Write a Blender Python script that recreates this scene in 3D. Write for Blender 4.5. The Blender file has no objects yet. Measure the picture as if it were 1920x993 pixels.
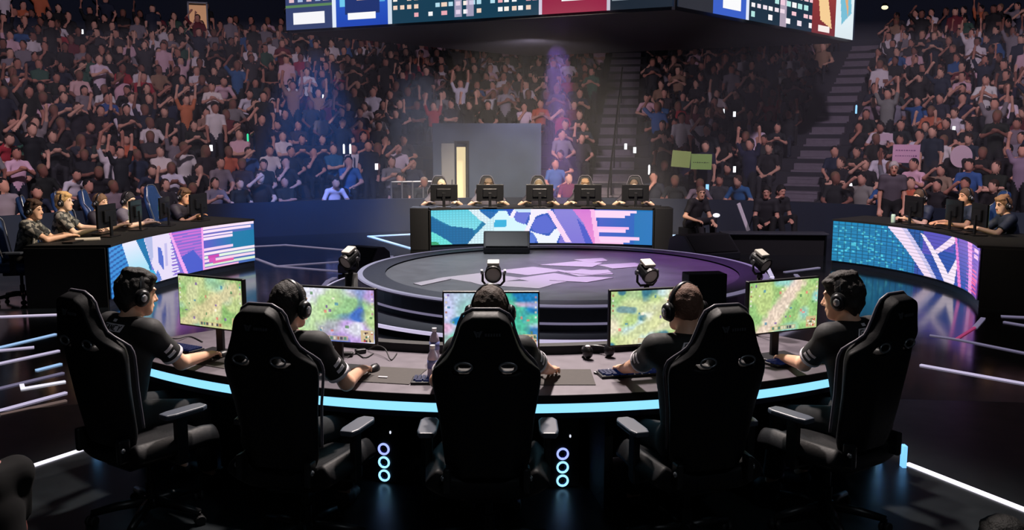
import bpy, bmesh, math, random
import numpy as np
from mathutils import Vector, Matrix, Euler
from mathutils.bvhtree import BVHTree

S = bpy.context.scene
COL = S.collection
R = math.radians
rng = random.Random(7)

# ------------------------------------------------------------------ camera, world, light, exposure
F_PX, CAM_H, HOR = 1690.0, 2.13, 256.0
PITCH = math.atan((496.5 - HOR) / F_PX)
cam = bpy.data.cameras.new('camera'); camo = bpy.data.objects.new('camera', cam); COL.objects.link(camo)
cam.sensor_width = 36.0; cam.lens = 36.0 * F_PX / 1920.0; cam.clip_end = 200
camo.location = (0, 0, CAM_H); camo.rotation_euler = (math.pi / 2 - PITCH, 0, 0)
S.camera = camo
S.view_settings.view_transform = 'Standard'; S.view_settings.look = 'None'
S.view_settings.exposure = 0.0; S.view_settings.gamma = 1.0; S.view_settings.use_curve_mapping = False

w = bpy.data.worlds.new('world'); S.world = w; w.use_nodes = True
w.node_tree.nodes['Background'].inputs[0].default_value = (0.10, 0.24, 0.36, 1)
w.node_tree.nodes['Background'].inputs[1].default_value = 0.010


def spot(name, loc, target, power, color, size_deg, blend=0.6, radius=0.25):
    l = bpy.data.lights.new(name, 'SPOT'); l.energy = power; l.color = color
    l.spot_size = R(size_deg); l.spot_blend = blend; l.shadow_soft_size = radius
    o = bpy.data.objects.new(name, l); COL.objects.link(o); o.location = loc
    o.rotation_euler = (Vector(target) - Vector(loc)).to_track_quat('-Z', 'Y').to_euler()
    return o


# rig of show lights hung above the stage: each desk is lit from the stage side; unseen fills are marked
WARM = (1.0, 0.83, 0.66); PINKISH = (0.98, 0.80, 0.97); COOL = (0.30, 0.55, 1.0)
spot('key_front_desk', (0.2, 10.2, 6.6), (-0.1, 4.9, 0.85), 2300, (1.0, 0.86, 0.80), 50)
spot('key_front_high', (-0.1, 7.6, 7.2), (-0.1, 5.1, 0.8), 3600, (1.0, 0.88, 0.82), 50)
spot('house_fill', (2.6, -3.2, 8.5), (0.2, 5.0, 1.0), 230, (0.80, 0.90, 1.0), 46)  # unseen fill lamp behind the camera, apart from the stage rig
spot('key_side_desk', (0.0, 11.5, 6.5), (-5.9, 13.0, 1.0), 3400, WARM, 44)
spot('key_other_side_desk', (0.9, 11.5, 6.5), (6.7, 13.3, 1.0), 2500, WARM, 40)
spot('key_back_desk', (0.5, 12.4, 6.6), (0.5, 17.95, 1.2), 6500, WARM, 46)
spot('wash_crowd_one', (-4.0, 8.5, 10.5), (-10.0, 20.0, 3.0), 3600, PINKISH, 78)
spot('fill_crowd_centre', (0.5, 20.8, 4.0), (0.3, 27.0, 2.2), 420, PINKISH, 125, 0.9)  # added lamp under the scoreboard, lifts the crowd in its shadow
spot('wash_crowd_three', (5.0, 8.5, 10.5), (9.5, 20.0, 2.6), 4200, PINKISH, 75)
spot('blue_barrier_wash', (-3.6, 16.6, 4.0), (-4.4, 19.9, 0.0), 1300, (0.02, 0.25, 1.0), 52)
spot('violet_stage_wash', (3.2, 14.0, 7.0), (1.7, 12.4, 0.3), 2600, (0.66, 0.26, 1.0), 34)
spot('white_stage_wash', (-1.0, 13.5, 7.0), (-0.2, 11.9, 0.3), 3800, (0.92, 0.94, 1.0), 42)
spot('violet_beam', (1.0, 20.2, 4.2), (1.0, 18.9, 0.0), 9000, (0.55, 0.30, 1.0), 20, 0.8)
spot('blue_beam', (-2.2, 21.5, 4.2), (-1.6, 18.8, 0.0), 1500, (0.60, 0.64, 0.85), 56, 0.9)


# ------------------------------------------------------------------ helpers
def un(u, v, z=None, y=None):
    """a point of the place from its direction at the camera and one known coordinate"""
    a = (u - 960) / F_PX; b = (496.5 - v) / F_PX
    d = Vector((a, math.cos(PITCH) + b * math.sin(PITCH), -math.sin(PITCH) + b * math.cos(PITCH)))
    t = (z - CAM_H) / d.z if z is not None else y / d.y
    return Vector((0, 0, CAM_H)) + d * t


def lin(c):
    return tuple(((x / 255) / 12.92 if x / 255 <= 0.04045 else ((x / 255 + 0.055) / 1.055) ** 2.4) for x in c)


_mats = {}


def mat(name, rgb=(128, 128, 128), rough=0.6, metal=0.0, emit=None, es=1.0, noise=0.0, nscale=30.0, spec=0.5, bump=0.0, alpha=None, trans=0.0):
    if name in _mats: return _mats[name]
    m = bpy.data.materials.new(name); m.use_nodes = True
    nt = m.node_tree; b = nt.nodes['Principled BSDF']
    c = lin(rgb)
    b.inputs['Base Color'].default_value = (*c, 1); b.inputs['Roughness'].default_value = rough
    b.inputs['Metallic'].default_value = metal; b.inputs['Specular IOR Level'].default_value = spec
    if trans: b.inputs['Transmission Weight'].default_value = trans
    if emit is not None:
        b.inputs['Emission Color'].default_value = (*lin(emit), 1); b.inputs['Emission Strength'].default_value = es
    if noise or bump:
        tc = nt.nodes.new('ShaderNodeTexCoord'); n = nt.nodes.new('ShaderNodeTexNoise')
        n.inputs['Scale'].default_value = nscale; n.inputs['Detail'].default_value = 4
        nt.links.new(tc.outputs['Object'], n.inputs['Vector'])
        if noise:
            r = nt.nodes.new('ShaderNodeMapRange')
            r.inputs['To Min'].default_value = max(0.02, rough - noise); r.inputs['To Max'].default_value = min(1, rough + noise)
            nt.links.new(n.outputs['Fac'], r.inputs['Value']); nt.links.new(r.outputs['Result'], b.inputs['Roughness'])
            mx = nt.nodes.new('ShaderNodeMix'); mx.data_type = 'RGBA'
            mx.inputs[6].default_value = (*[x * 0.7 for x in c], 1); mx.inputs[7].default_value = (*[min(1, x * 1.3) for x in c], 1)
            nt.links.new(n.outputs['Fac'], mx.inputs[0]); nt.links.new(mx.outputs[2], b.inputs['Base Color'])
        if bump:
            bp = nt.nodes.new('ShaderNodeBump'); bp.inputs['Strength'].default_value = bump; bp.inputs['Distance'].default_value = 0.01
            nt.links.new(n.outputs['Fac'], bp.inputs['Height']); nt.links.new(bp.outputs['Normal'], b.inputs['Normal'])
    _mats[name] = m
    return m


def screen_mat(name='screen picture', strength=1.0):
    if name in _mats: return _mats[name]
    m = bpy.data.materials.new(name); m.use_nodes = True; nt = m.node_tree
    b = nt.nodes['Principled BSDF']; a = nt.nodes.new('ShaderNodeAttribute'); a.attribute_name = 'pixel'
    b.inputs['Base Color'].default_value = (0.01, 0.01, 0.01, 1); b.inputs['Roughness'].default_value = 0.3
    nt.links.new(a.outputs['Color'], b.inputs['Emission Color']); b.inputs['Emission Strength'].default_value = strength
    _mats[name] = m
    return m


class MB:
    """collects shapes, links them as ONE mesh object"""
    def __init__(self): self.v = []; self.f = []

    def add(self, vs, fs, M=None):
        o = len(self.v)
        if M is not None: vs = [M @ Vector(p) for p in vs]
        self.v += [tuple(p) for p in vs]; self.f += [tuple(i + o for i in f) for f in fs]; return self

    def box(self, c, s, M=None, rz=0.0):
        x, y, z = (k / 2 for k in s)
        T = Matrix.Translation(c) @ Matrix.Rotation(rz, 4, 'Z')
        if M is not None: T = M @ T
        vs = [(-x, -y, -z), (x, -y, -z), (x, y, -z), (-x, y, -z), (-x, -y, z), (x, -y, z), (x, y, z), (-x, y, z)]
        return self.add(vs, [(0, 3, 2, 1), (4, 5, 6, 7), (0, 1, 5, 4), (1, 2, 6, 5), (2, 3, 7, 6), (3, 0, 4, 7)], T)

    def tube(self, pts, r, n=8, M=None, flat=1.0, closed=False):
        pts = [Vector(p) for p in pts]; m = len(pts)
        rs = r if isinstance(r, (list, tuple)) else [r] * m
        vs = []; ref = None
        for i, p in enumerate(pts):
            if closed: t = pts[(i + 1) % m] - pts[i - 1]
            else: t = pts[min(i + 1, m - 1)] - pts[max(i - 1, 0)]
            t.normalize()
            if ref is None:
                ref = Vector((0, 0, 1)) if abs(t.z) < 0.9 else Vector((1, 0, 0))
            a = (ref - t * ref.dot(t)).normalized(); ref = a; b = t.cross(a)
            for k in range(n):
                q = 2 * math.pi * k / n
                vs.append(p + a * math.cos(q) * rs[i] + b * math.sin(q) * rs[i] * flat)
        fs = []
        for i in range(m if closed else m - 1):
            j = (i + 1) % m
            for k in range(n):
                l = (k + 1) % n
                fs.append((i * n + k, i * n + l, j * n + l, j * n + k))
        if not closed:
            fs.append(tuple(range(n - 1, -1, -1))); fs.append(tuple((m - 1) * n + k for k in range(n)))
        return self.add(vs, fs, M)

    def lathe(self, prof, n=24, M=None, a0=0.0, a1=2 * math.pi):
        full = abs(a1 - a0 - 2 * math.pi) < 1e-6
        k = n if full else n + 1; vs = []; fs = []
        for i in range(k):
            q = a0 + (a1 - a0) * i / n
            vs += [(r * math.cos(q), r * math.sin(q), z) for r, z in prof]
        m = len(prof)
        for i in range(n):
            j = (i + 1) % k
            for t in range(m - 1):
                fs.append((i * m + t, j * m + t, j * m + t + 1, i * m + t + 1))
        return self.add(vs, fs, M)

    def prism(self, poly, z0, z1, M=None):
        n = len(poly)
        vs = [(x, y, z0) for x, y in poly] + [(x, y, z1) for x, y in poly]
        fs = [tuple(range(n - 1, -1, -1)), tuple(range(n, 2 * n))] + [(i, (i + 1) % n, (i + 1) % n + n, i + n) for i in range(n)]
        return self.add(vs, fs, M)

    def sphere(self, c, r, M=None, nu=14, nv=9):
        r = r if isinstance(r, (tuple, list)) else (r, r, r)
        prof = [(math.sin(math.pi * i / nv), -math.cos(math.pi * i / nv)) for i in range(nv + 1)]
        T = Matrix.Translation(c) @ Matrix.Diagonal((*r, 1))
        if M is not None: T = M @ T
        return self.lathe(prof, nu, T)

    def sweep(self, path, prof, M=None):
        """prof in (outwards, up) carried along a level path [(x, y, nx, ny)]"""
        m = len(prof); vs = []; fs = []
        for x, y, nx, ny in path:
            vs += [(x + nx * a, y + ny * a, z) for a, z in prof]
        for i in range(len(path) - 1):
            for t in range(m):
                u = (t + 1) % m
                fs.append((i * m + t, (i + 1) * m + t, (i + 1) * m + u, i * m + u))
        fs.append(tuple(range(m))); e = (len(path) - 1) * m; fs.append(tuple(e + m - 1 - t for t in range(m)))
        return self.add(vs, fs, M)

    def build(self, name, material, parent=None, smooth=False, bevel=0.0, loc=None):
        me = bpy.data.meshes.new(name); me.from_pydata(self.v, [], self.f); me.validate(); me.update()
        bm = bmesh.new(); bm.from_mesh(me); bmesh.ops.remove_doubles(bm, verts=bm.verts, dist=1e-5)
        bmesh.ops.recalc_face_normals(bm, faces=bm.faces); bm.to_mesh(me); bm.free()
        if material: me.materials.append(material)
        if smooth: me.shade_smooth()
        o = bpy.data.objects.new(name, me); COL.objects.link(o)
        if parent is not None: o.parent = parent
        if loc is not None: o.location = loc
        if bevel:
            b = o.modifiers.new('edge', 'BEVEL'); b.width = bevel; b.segments = 2; b.limit_method = 'ANGLE'
        return o


def tag(o, label=None, cat=None, group=None, kind=None):
    if label: o['label'] = label
    if cat: o['category'] = cat
    if group: o['group'] = group
    if kind: o['kind'] = kind
    return o


def thing(name, label, cat, loc=(0, 0, 0), rz=0.0, group=None):
    o = bpy.data.objects.new(name, None); COL.objects.link(o); o.location = loc; o.rotation_euler = (0, 0, rz)
    o.empty_display_size = 0.1
    return tag(o, label, cat, group)


def arcpath(c, r, a0, a1, n, out=1.0):
    """level arc; angle measured from -Y towards +X seen from above; normals point outwards"""
    res = []
    for i in range(n + 1):
        a = a0 + (a1 - a0) * i / n
        res.append((c[0] + r * math.sin(a), c[1] - r * math.cos(a), out * math.sin(a), -out * math.cos(a)))
    return res


def circ3(p, q, s):
    ax, ay = p; bx, by = q; cx, cy = s
    d = 2 * (ax * (by - cy) + bx * (cy - ay) + cx * (ay - by))
    ux = ((ax * ax + ay * ay) * (by - cy) + (bx * bx + by * by) * (cy - ay) + (cx * cx + cy * cy) * (ay - by)) / d
    uy = ((ax * ax + ay * ay) * (cx - bx) + (bx * bx + by * by) * (ax - cx) + (cx * cx + cy * cy) * (bx - ax)) / d
    return (ux, uy), math.hypot(ax - ux, ay - uy)


# ------------------------------------------------------------------ pictures on screens (sRGB rasters turned into screen pixels)
def noise2(h, w, cells, seed):
    g = np.random.RandomState(seed).rand(cells[0] + 2, cells[1] + 2)
    y = np.linspace(0, cells[0], h, endpoint=False)[:, None]; x = np.linspace(0, cells[1], w, endpoint=False)[None]
    iy = y.astype(int); ix = x.astype(int); fy = y - iy; fx = x - ix
    fy = fy * fy * (3 - 2 * fy); fx = fx * fx * (3 - 2 * fx)
    return (g[iy, ix] * (1 - fy) * (1 - fx) + g[iy + 1, ix] * fy * (1 - fx) + g[iy, ix + 1] * (1 - fy) * fx + g[iy + 1, ix + 1] * fy * fx)


class Raster:
    def __init__(self, w, h, bg):
        self.w, self.h = w, h
        self.U, self.V = np.meshgrid((np.arange(w) + .5) / w, (np.arange(h) + .5) / h)
        self.p = np.zeros((h, w, 3)); self.p[:] = bg

    def inside(self, poly):
        m = np.zeros((self.h, self.w), bool); n = len(poly)
        for i in range(n):
            x0, y0 = poly[i]; x1, y1 = poly[(i + 1) % n]
            if y0 == y1: continue
            m ^= ((y0 > self.V) != (y1 > self.V)) & (self.U < (x1 - x0) * (self.V - y0) / (y1 - y0) + x0)
        return m

    def poly(self, pts, c, c2=None, axis='v', a=1.0):
        m = self.inside(pts); col = np.array(c, float)
        if c2 is not None:
            t = self.V if axis == 'v' else self.U
            lo, hi = t[m].min() if m.any() else 0, t[m].max() if m.any() else 1
            t = ((t - lo) / max(hi - lo, 1e-6))[..., None]
            col = col * (1 - t) + np.array(c2, float) * t
            self.p[m] = self.p[m] * (1 - a) + col[m] * a
        else:
            self.p[m] = self.p[m] * (1 - a) + col * a
        return self

    def rect(self, u0, v0, u1, v1, c, c2=None, axis='v', a=1.0):
        return self.poly([(u0, v0), (u1, v0), (u1, v1), (u0, v1)], c, c2, axis, a)


def picture_mesh(name, ras, P, parent, material, kind=None):
    """screen pixels: P(u, v) -> point, v down"""
    h, w_ = ras.h, ras.w
    vs = [tuple(P(i / w_, j / h)) for j in range(h + 1) for i in range(w_ + 1)]
    fs = [(j * (w_ + 1) + i, (j + 1) * (w_ + 1) + i, (j + 1) * (w_ + 1) + i + 1, j * (w_ + 1) + i + 1) for j in range(h) for i in range(w_)]
    me = bpy.data.meshes.new(name); me.from_pydata(vs, [], fs); me.update()
    p = np.clip(ras.p, 0, 255) / 255.0
    l = np.where(p <= 0.04045, p / 12.92, ((p + 0.055) / 1.055) ** 2.4).reshape(-1, 3)
    at = me.attributes.new('pixel', 'FLOAT_COLOR', 'FACE')
    at.data.foreach_set('color', np.concatenate([l, np.ones((len(l), 1))], 1).astype(np.float32).ravel())
    me.materials.append(material)
    o = bpy.data.objects.new(name, me); COL.objects.link(o)
    if parent is not None: o.parent = parent
    return o


# ------------------------------------------------------------------ one continuous surface from blended limbs (surface nets)
def cap(a, b, ra, rb, tag=0, flat=None, cut=(), k=None):
    return ('cap', np.array(a, float), np.array(b, float), ra, rb, tag, flat, cut, k)


def ell(c, r, tag=0, rot=None, cut=(), k=None, wob=0.0):
    return ('ell', np.array(c, float), np.array(r, float), rot, None, tag, wob, cut, k)


def field_mesh(name, prims, vox, k=0.02, mats=(), feature=None, keep_tags=True):
    lo = np.full(3, 1e9); hi = -lo
    bb = []
    for p in prims:
        if p[0] == 'cap':
            r = max(p[3], p[4]); a = np.minimum(p[1], p[2]) - r; b = np.maximum(p[1], p[2]) + r
        else:
            r = max(p[2]); a = p[1] - r; b = p[1] + r
        bb.append((a, b)); lo = np.minimum(lo, a); hi = np.maximum(hi, b)
    lo = lo - 3 * vox; n = np.ceil((hi + 3 * vox - lo) / vox).astype(int) + 1
    D = np.full(n, 1.0, np.float32); N = np.full(n, 1.0, np.float32); T = np.zeros(n, np.int8)
    for p, (a, b) in zip(prims, bb):
        kk = p[8] if p[8] is not None else k
        m = kk + 3 * vox
        i0 = np.maximum(np.floor((a - m - lo) / vox).astype(int), 0); i1 = np.minimum(np.ceil((b + m - lo) / vox).astype(int) + 1, n)
        sl = tuple(slice(x, y) for x, y in zip(i0, i1))
        X = (lo[0] + vox * np.arange(i0[0], i1[0]))[:, None, None]; Y = (lo[1] + vox * np.arange(i0[1], i1[1]))[None, :, None]; Z = (lo[2] + vox * np.arange(i0[2], i1[2]))[None, None, :]
        if p[0] == 'cap':
            A, B, ra, rb, fl = p[1], p[2], p[3], p[4], p[6]
            px, py, pz = X - A[0], Y - A[1], Z - A[2]
            v = B - A; L = max(v @ v, 1e-9)
            if fl is not None:
                nn, s = np.array(fl[0], float), fl[1]
                q = (px * nn[0] + py * nn[1] + pz * nn[2]) * (1 / s - 1)
                px, py, pz = px + q * nn[0], py + q * nn[1], pz + q * nn[2]
            t = np.clip((px * v[0] + py * v[1] + pz * v[2]) / L, 0, 1)
            d = np.sqrt((px - t * v[0]) ** 2 + (py - t * v[1]) ** 2 + (pz - t * v[2]) ** 2) - (ra + t * (rb - ra))
            if fl is not None: d = d * (0.5 + 0.5 * fl[1])
        else:
            c, r, rot, wob = p[1], p[2], p[3], p[6]
            px, py, pz = X - c[0], Y - c[1], Z - c[2]
            if rot is not None:
                M = np.array(rot)
                px, py, pz = (px * M[0, 0] + py * M[1, 0] + pz * M[2, 0], px * M[0, 1] + py * M[1, 1] + pz * M[2, 1], px * M[0, 2] + py * M[1, 2] + pz * M[2, 2])
            k0 = np.sqrt((px / r[0]) ** 2 + (py / r[1]) ** 2 + (pz / r[2]) ** 2)
            k1 = np.sqrt((px / r[0] ** 2) ** 2 + (py / r[1] ** 2) ** 2 + (pz / r[2] ** 2) ** 2)
            d = k0 * (k0 - 1) / np.maximum(k1, 1e-6)
            if wob:
                d = d + wob * (np.sin(95 * px + 40 * pz + 3) * np.sin(80 * py - 50 * px) + 0.7 * np.sin(150 * px + 60 * py) * np.cos(120 * pz + 60 * py))
        for c, nn in p[7]:
            d = np.maximum(d, (X - c[0]) * nn[0] + (Y - c[1]) * nn[1] + (Z - c[2]) * nn[2])
        d = d.astype(np.float32)
        near = d < N[sl]
        T[sl] = np.where(near, p[5], T[sl]); N[sl] = np.minimum(N[sl], d)
        o = D[sl]; h = np.maximum(kk - np.abs(o - d), 0) / kk
        D[sl] = np.minimum(o, d) - h * h * kk * 0.25
    Sg = D < 0
    C = [Sg[a:n[0] - 1 + a, b:n[1] - 1 + b, c:n[2] - 1 + c] for a in (0, 1) for b in (0, 1) for c in (0, 1)]
    any_ = np.logical_or.reduce(C); all_ = np.logical_and.reduce(C)
    ci = np.argwhere(any_ & ~all_)
    idx = np.full(n - 1, -1, np.int64); idx[tuple(ci.T)] = np.arange(len(ci))
    acc = np.zeros((len(ci), 3)); cnt = np.zeros(len(ci))
    offs = [np.array(o) for o in ((0, 0, 0), (0, 0, 1), (0, 1, 0), (0, 1, 1), (1, 0, 0), (1, 0, 1), (1, 1, 0), (1, 1, 1))]
    for i in range(8):
        for j in range(i + 1, 8):
            if np.abs(offs[i] - offs[j]).sum() != 1: continue
            da = D[tuple((ci + offs[i]).T)]; db = D[tuple((ci + offs[j]).T)]
            cr = (da < 0) != (db < 0)
            t = np.where(cr, da / np.where(da == db, 1, da - db), 0)
            acc += np.where(cr[:, None], offs[i] + t[:, None] * (offs[j] - offs[i]), 0); cnt += cr
    V = lo + vox * (ci + acc / np.maximum(cnt, 1)[:, None])
    tg = T[tuple(ci.T)].copy()
    for a in range(3):
        b, c = (a + 1) % 3, (a + 2) % 3
        e = [0, 0, 0]; e[a] = 1
        s0 = Sg[tuple(slice(0, n[q] - e[q]) for q in range(3))]; s1 = Sg[tuple(slice(e[q], n[q]) for q in range(3))]
        E = np.argwhere(s0 != s1)
        E = E[(E[:, b] > 0) & (E[:, c] > 0) & (E[:, b] < n[b] - 1) & (E[:, c] < n[c] - 1)]
        fwd = s0[tuple(E.T)]
        ob = np.zeros(3, int); ob[b] = 1; oc = np.zeros(3, int); oc[c] = 1
        q = np.stack([idx[tuple((E - ob - oc).T)], idx[tuple((E - oc).T)], idx[tuple(E.T)], idx[tuple((E - ob).T)]], 1)
        q[~fwd] = q[~fwd][:, ::-1]
        Q = q if a == 0 else np.concatenate([Q, q])
    Q = Q[(Q >= 0).all(1)]
    if feature is not None: tg = feature(V, tg)
    me = bpy.data.meshes.new(name)
    me.vertices.add(len(V)); me.vertices.foreach_set('co', V.astype(np.float32).ravel())
    me.loops.add(len(Q) * 4); me.loops.foreach_set('vertex_index', Q.astype(np.int32).ravel())
    me.polygons.add(len(Q)); me.polygons.foreach_set('loop_start', np.arange(0, len(Q) * 4, 4, dtype=np.int32))
    me.polygons.foreach_set('material_index', np.clip(tg[Q[:, 0]], 0, max(len(mats) - 1, 0)).astype(np.int32))
    for m in mats: me.materials.append(m)
    me.update(calc_edges=True); me.shade_smooth()
    return me


def link(name, me, parent=None, mw=None):
    o = bpy.data.objects.new(name, me); COL.objects.link(o)
    if parent is not None: o.parent = parent
    if mw is not None: o.matrix_local = mw
    return o


def ik(a, t, l1, l2, pole):
    """elbow of a two-bone limb from a to t"""
    a, t, pole = Vector(a), Vector(t), Vector(pole)
    d = t - a; L = min(d.length, (l1 + l2) * 0.995); u = d.normalized(); t2 = a + u * L
    x = (l1 * l1 - l2 * l2 + L * L) / (2 * L); h = math.sqrt(max(l1 * l1 - x * x, 0))
    q = pole - u * pole.dot(u); q.normalize()
    return a + u * x + q * h, t2


def hand_prims(wr, d, up, side, tag, curl=0.5, fr=0.0085, spread=1.0):
    """palm, four unequal bent fingers and a thumb from the side of the palm. side: +1 thumb towards cross(d, up)"""
    d = Vector(d).normalized(); up = Vector(up); up = (up - d * up.dot(d)).normalized(); s = d.cross(up) * side
    P = []
    wr = Vector(wr)
    P.append(cap(wr, wr + d * 0.03, 0.026, 0.030, tag, flat=(up, 0.62)))
    P.append(cap(wr + d * 0.03, wr + d * 0.075, 0.033, 0.036, tag, flat=(up, 0.45)))
    for o, L in ((0.030, 0.072), (0.010, 0.082), (-0.011, 0.076), (-0.030, 0.060)):
        b = wr + d * (0.092 - abs(o) * 0.25) + s * o * spread
        q1 = b + (d * 0.95 - up * 0.25 * curl + s * o * 2 * spread).normalized() * L * 0.45
        q2 = q1 + (d * (1 - 0.55 * curl) - up * 1.0 * curl).normalized() * L * 0.32
        q3 = q2 + (d * (1 - 0.95 * curl) - up * 1.5 * curl).normalized() * L * 0.27
        P += [cap(b - d * 0.02, q1, fr * 1.15, fr, tag, k=0.004), cap(q1, q2, fr, fr * 0.95, tag, k=0.004), cap(q2, q3, fr * 0.95, fr * 0.8, tag, k=0.004)]
    t0 = wr + d * 0.035 + s * 0.026; t1 = t0 + (d * 0.65 + s * 0.75 - up * 0.2).normalized() * 0.045; t2 = t1 + (d * 0.95 + s * 0.2 - up * 0.35).normalized() * 0.034
    P += [cap(t0, t1, fr * 1.5, fr * 1.2, tag, k=0.008), cap(t1, t2, fr * 1.2, fr, tag, k=0.004)]
    return P


BODY_MATS = {}


def skin_set(tone):
    if tone not in BODY_MATS:
        sk = mat('skin %d %d %d' % tone, tone, 0.5, bump=0.05, nscale=80)
        BODY_MATS[tone] = [sk, mat('eye dark', (25, 18, 16), 0.25), mat('lip %d' % tone[0], tuple(int(x * 0.78) if i else x for i, x in enumerate(tone)), 0.5), mat('brow hair', (30, 22, 18), 0.8)]
    return BODY_MATS[tone]


def make_person(label, loc, rz, seat=0.47, lean=8, torso=0.50, yaw=0, pitch=0, roll=0, rh=None, lh=None, relbow=(0.6, -0.3, -1), lelbow=(-0.6, -0.3, -1),
                tone=(226, 172, 142), hair=(24, 18, 16), hair_style='short', vox=0.012, jersey=None, trousers=None, collar=None, cuffs=None, feet=None, group=None,
                curl=0.6, headset=None, headset_label=None, hx=0.0, width=1.0, headset_group=None, stand=False, name='person'):
    """local frame: faces +Y, z up, origin on the floor under the hips. Hands and elbow poles are given in that frame."""
    Lr = R(lean); hz = seat + 0.10
    up = Vector((hx, math.sin(Lr), math.cos(Lr))).normalized(); fw = Vector((0, math.cos(Lr), -math.sin(Lr)))
    hip = Vector((0, 0, hz)); nb = hip + up * torso; ch = hip + up * (torso * 0.62)
    sh = hip + up * (torso * 0.91); sw = 0.172 * width
    Hm = Matrix.Translation(nb + up * 0.085 + Vector((0, 0.025 + 0.02 * math.sin(Lr), 0.060))) @ Euler((R(-pitch), R(roll), R(yaw)), 'XYZ').to_matrix().to_4x4()
    hrot = np.array(Hm.to_3x3()); hp = lambda x, y, z: Hm @ Vector((x, y, z))
    B = []
    B += [cap(hip, ch, 0.150 * width, 0.158 * width, flat=(fw, 0.66)), cap(ch, nb - up * 0.05, 0.155 * width, 0.085, flat=(fw, 0.62))]
    B += [cap(sh - Vector((sw, 0, 0)), sh + Vector((sw, 0, 0)), 0.058, 0.058, k=0.05), cap(nb - up * 0.06, sh + Vector((sw * .8, 0, 0)), 0.06, 0.05, k=0.05), cap(nb - up * 0.06, sh - Vector((sw * .8, 0, 0)), 0.06, 0.05, k=0.05)]
    B += [cap(nb - up * 0.03, hp(0, -0.025, -0.055), 0.056, 0.053, k=0.03)]
    # head: skull, face, jaw, nose, brow, ears
    B += [ell(hp(0, -0.012, 0.025), (0.077, 0.098, 0.100), rot=hrot), ell(hp(0, 0.034, -0.038), (0.061, 0.062, 0.078), rot=hrot, k=0.03), cap(hp(-0.02, 0.066, -0.095), hp(0.02, 0.066, -0.095), 0.026, 0.026, k=0.03)]
    B += [cap(hp(0, 0.090, 0.012), hp(0, 0.112, -0.028), 0.009, 0.014, k=0.012), cap(hp(-0.016, 0.098, -0.034), hp(0.016, 0.098, -0.034), 0.008, 0.008, k=0.01)]
    B += [cap(hp(-0.045, 0.080, 0.034), hp(0.045, 0.080, 0.034), 0.010, 0.010, k=0.015), cap(hp(-0.020, 0.090, -0.064), hp(0.020, 0.090, -0.064), 0.010, 0.010, k=0.012)]
    for s in (-1, 1): B += [ell(hp(s * 0.080, -0.008, -0.008), (0.013, 0.022, 0.033), rot=hrot, k=0.008), ell(hp(s * 0.032, 0.078, 0.012), (0.013, 0.012, 0.012), rot=hrot, k=0.006)]
    fr = max(0.0085, 0.82 * vox)
    J = [] if jersey else None
    arms = {}
    for s, tgt, pole in ((1, rh, relbow), (-1, lh, lelbow)):
        a = sh + Vector((s * sw, 0, 0)) - up * 0.012
        if tgt is None: tgt = (s * 0.13, 0.38, hz + 0.12)
        el, wr = ik(a, tgt, 0.30, 0.265, pole)
        B += [cap(a, el, 0.050, 0.040, k=0.03), cap(el, wr, 0.043, 0.028, k=0.02)]
        d = (wr - el).normalized(); hd = Vector((d.x, d.y, d.z * 0.35))
        B += hand_prims(wr, hd, (0, 0, 1), s * -1 if True else 1, 0, curl, fr)
        arms[s] = (a, el, wr)
    for s in (-1, 1):
        h0 = hip + Vector((s * 0.085, 0.0, -0.015))
        f = feet[0 if s < 0 else 1] if feet else ((s * 0.13, 0.50, 0.0) if not stand else (s * 0.10, 0.02, 0.0))
        an = Vector((f[0], f[1], f[2] + 0.09))
        kn, an2 = ik(h0, an, 0.43, 0.43, (s * 0.25, 1, 0.6))
        B += [cap(h0, kn, 0.082, 0.056, k=0.03), cap(kn, an2, 0.054, 0.038, k=0.02), cap(an2 + Vector((0, -0.02, -0.045)), an2 + Vector((0, 0.13, -0.055)), 0.038, 0.032, k=0.02)]
        arms['leg%d' % s] = (h0, kn, an2)

    eyes = [np.array(hp(s * 0.032, 0.089, 0.012)) for s in (-1, 1)]; mouth = (np.array(hp(-0.02, 0.099, -0.064)), np.array(hp(0.02, 0.099, -0.064)))
    brows = [(np.array(hp(s * 0.016, 0.092, 0.034)), np.array(hp(s * 0.046, 0.082, 0.036))) for s in (-1, 1)]

    def feature(V, tg):
        tg = tg * 0
        for e in eyes: tg[(np.abs((V - e) @ hrot) / np.array((0.012, 0.03, 0.0062 + vox * 0.25)) < 1).all(1)] = 1
        for (p, q), t, r in ((mouth, 2, 0.006 + vox * .3), (brows[0], 3, 0.005 + vox * .25), (brows[1], 3, 0.005 + vox * .25)):
            v = q - p; s_ = np.clip(((V - p) @ v) / (v @ v), 0, 1)
            tg[np.linalg.norm(V - p - s_[:, None] * v, axis=1) < r] = t
        return tg
    T = Matrix.Translation(loc) @ Matrix.Rotation(rz, 4, 'Z')
    ob = link(name, field_mesh('person', B, vox, 0.02, skin_set(tone), feature)); ob.matrix_world = T
    tag(ob, label, 'person', group)
    # hair
    hm = mat('hair %d %d %d' % hair, hair, 0.75, bump=0.6, nscale=120, noise=0.1)
    Hn = hrot
    n1 = Vector(hrot @ np.array((0, 0.80, -0.60))); c1 = hp(0, 0.070, 0.052); n2 = Vector(hrot @ np.array((0, 0.25, -1.0))).normalized(); c2 = hp(0, -0.02, -0.072)
    big = {'short': 0.010, 'full': 0.015, 'buzz': 0.005, 'long': 0.026}[hair_style]
    wob = 0.0042 if hair_style in ('full', 'long') else 0.0026
    G = [ell(hp(0, -0.014, 0.028), (0.079 + big, 0.100 + big, 0.102 + big), rot=hrot, cut=[(c1, n1), (c2, n2)], wob=wob)]
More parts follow.
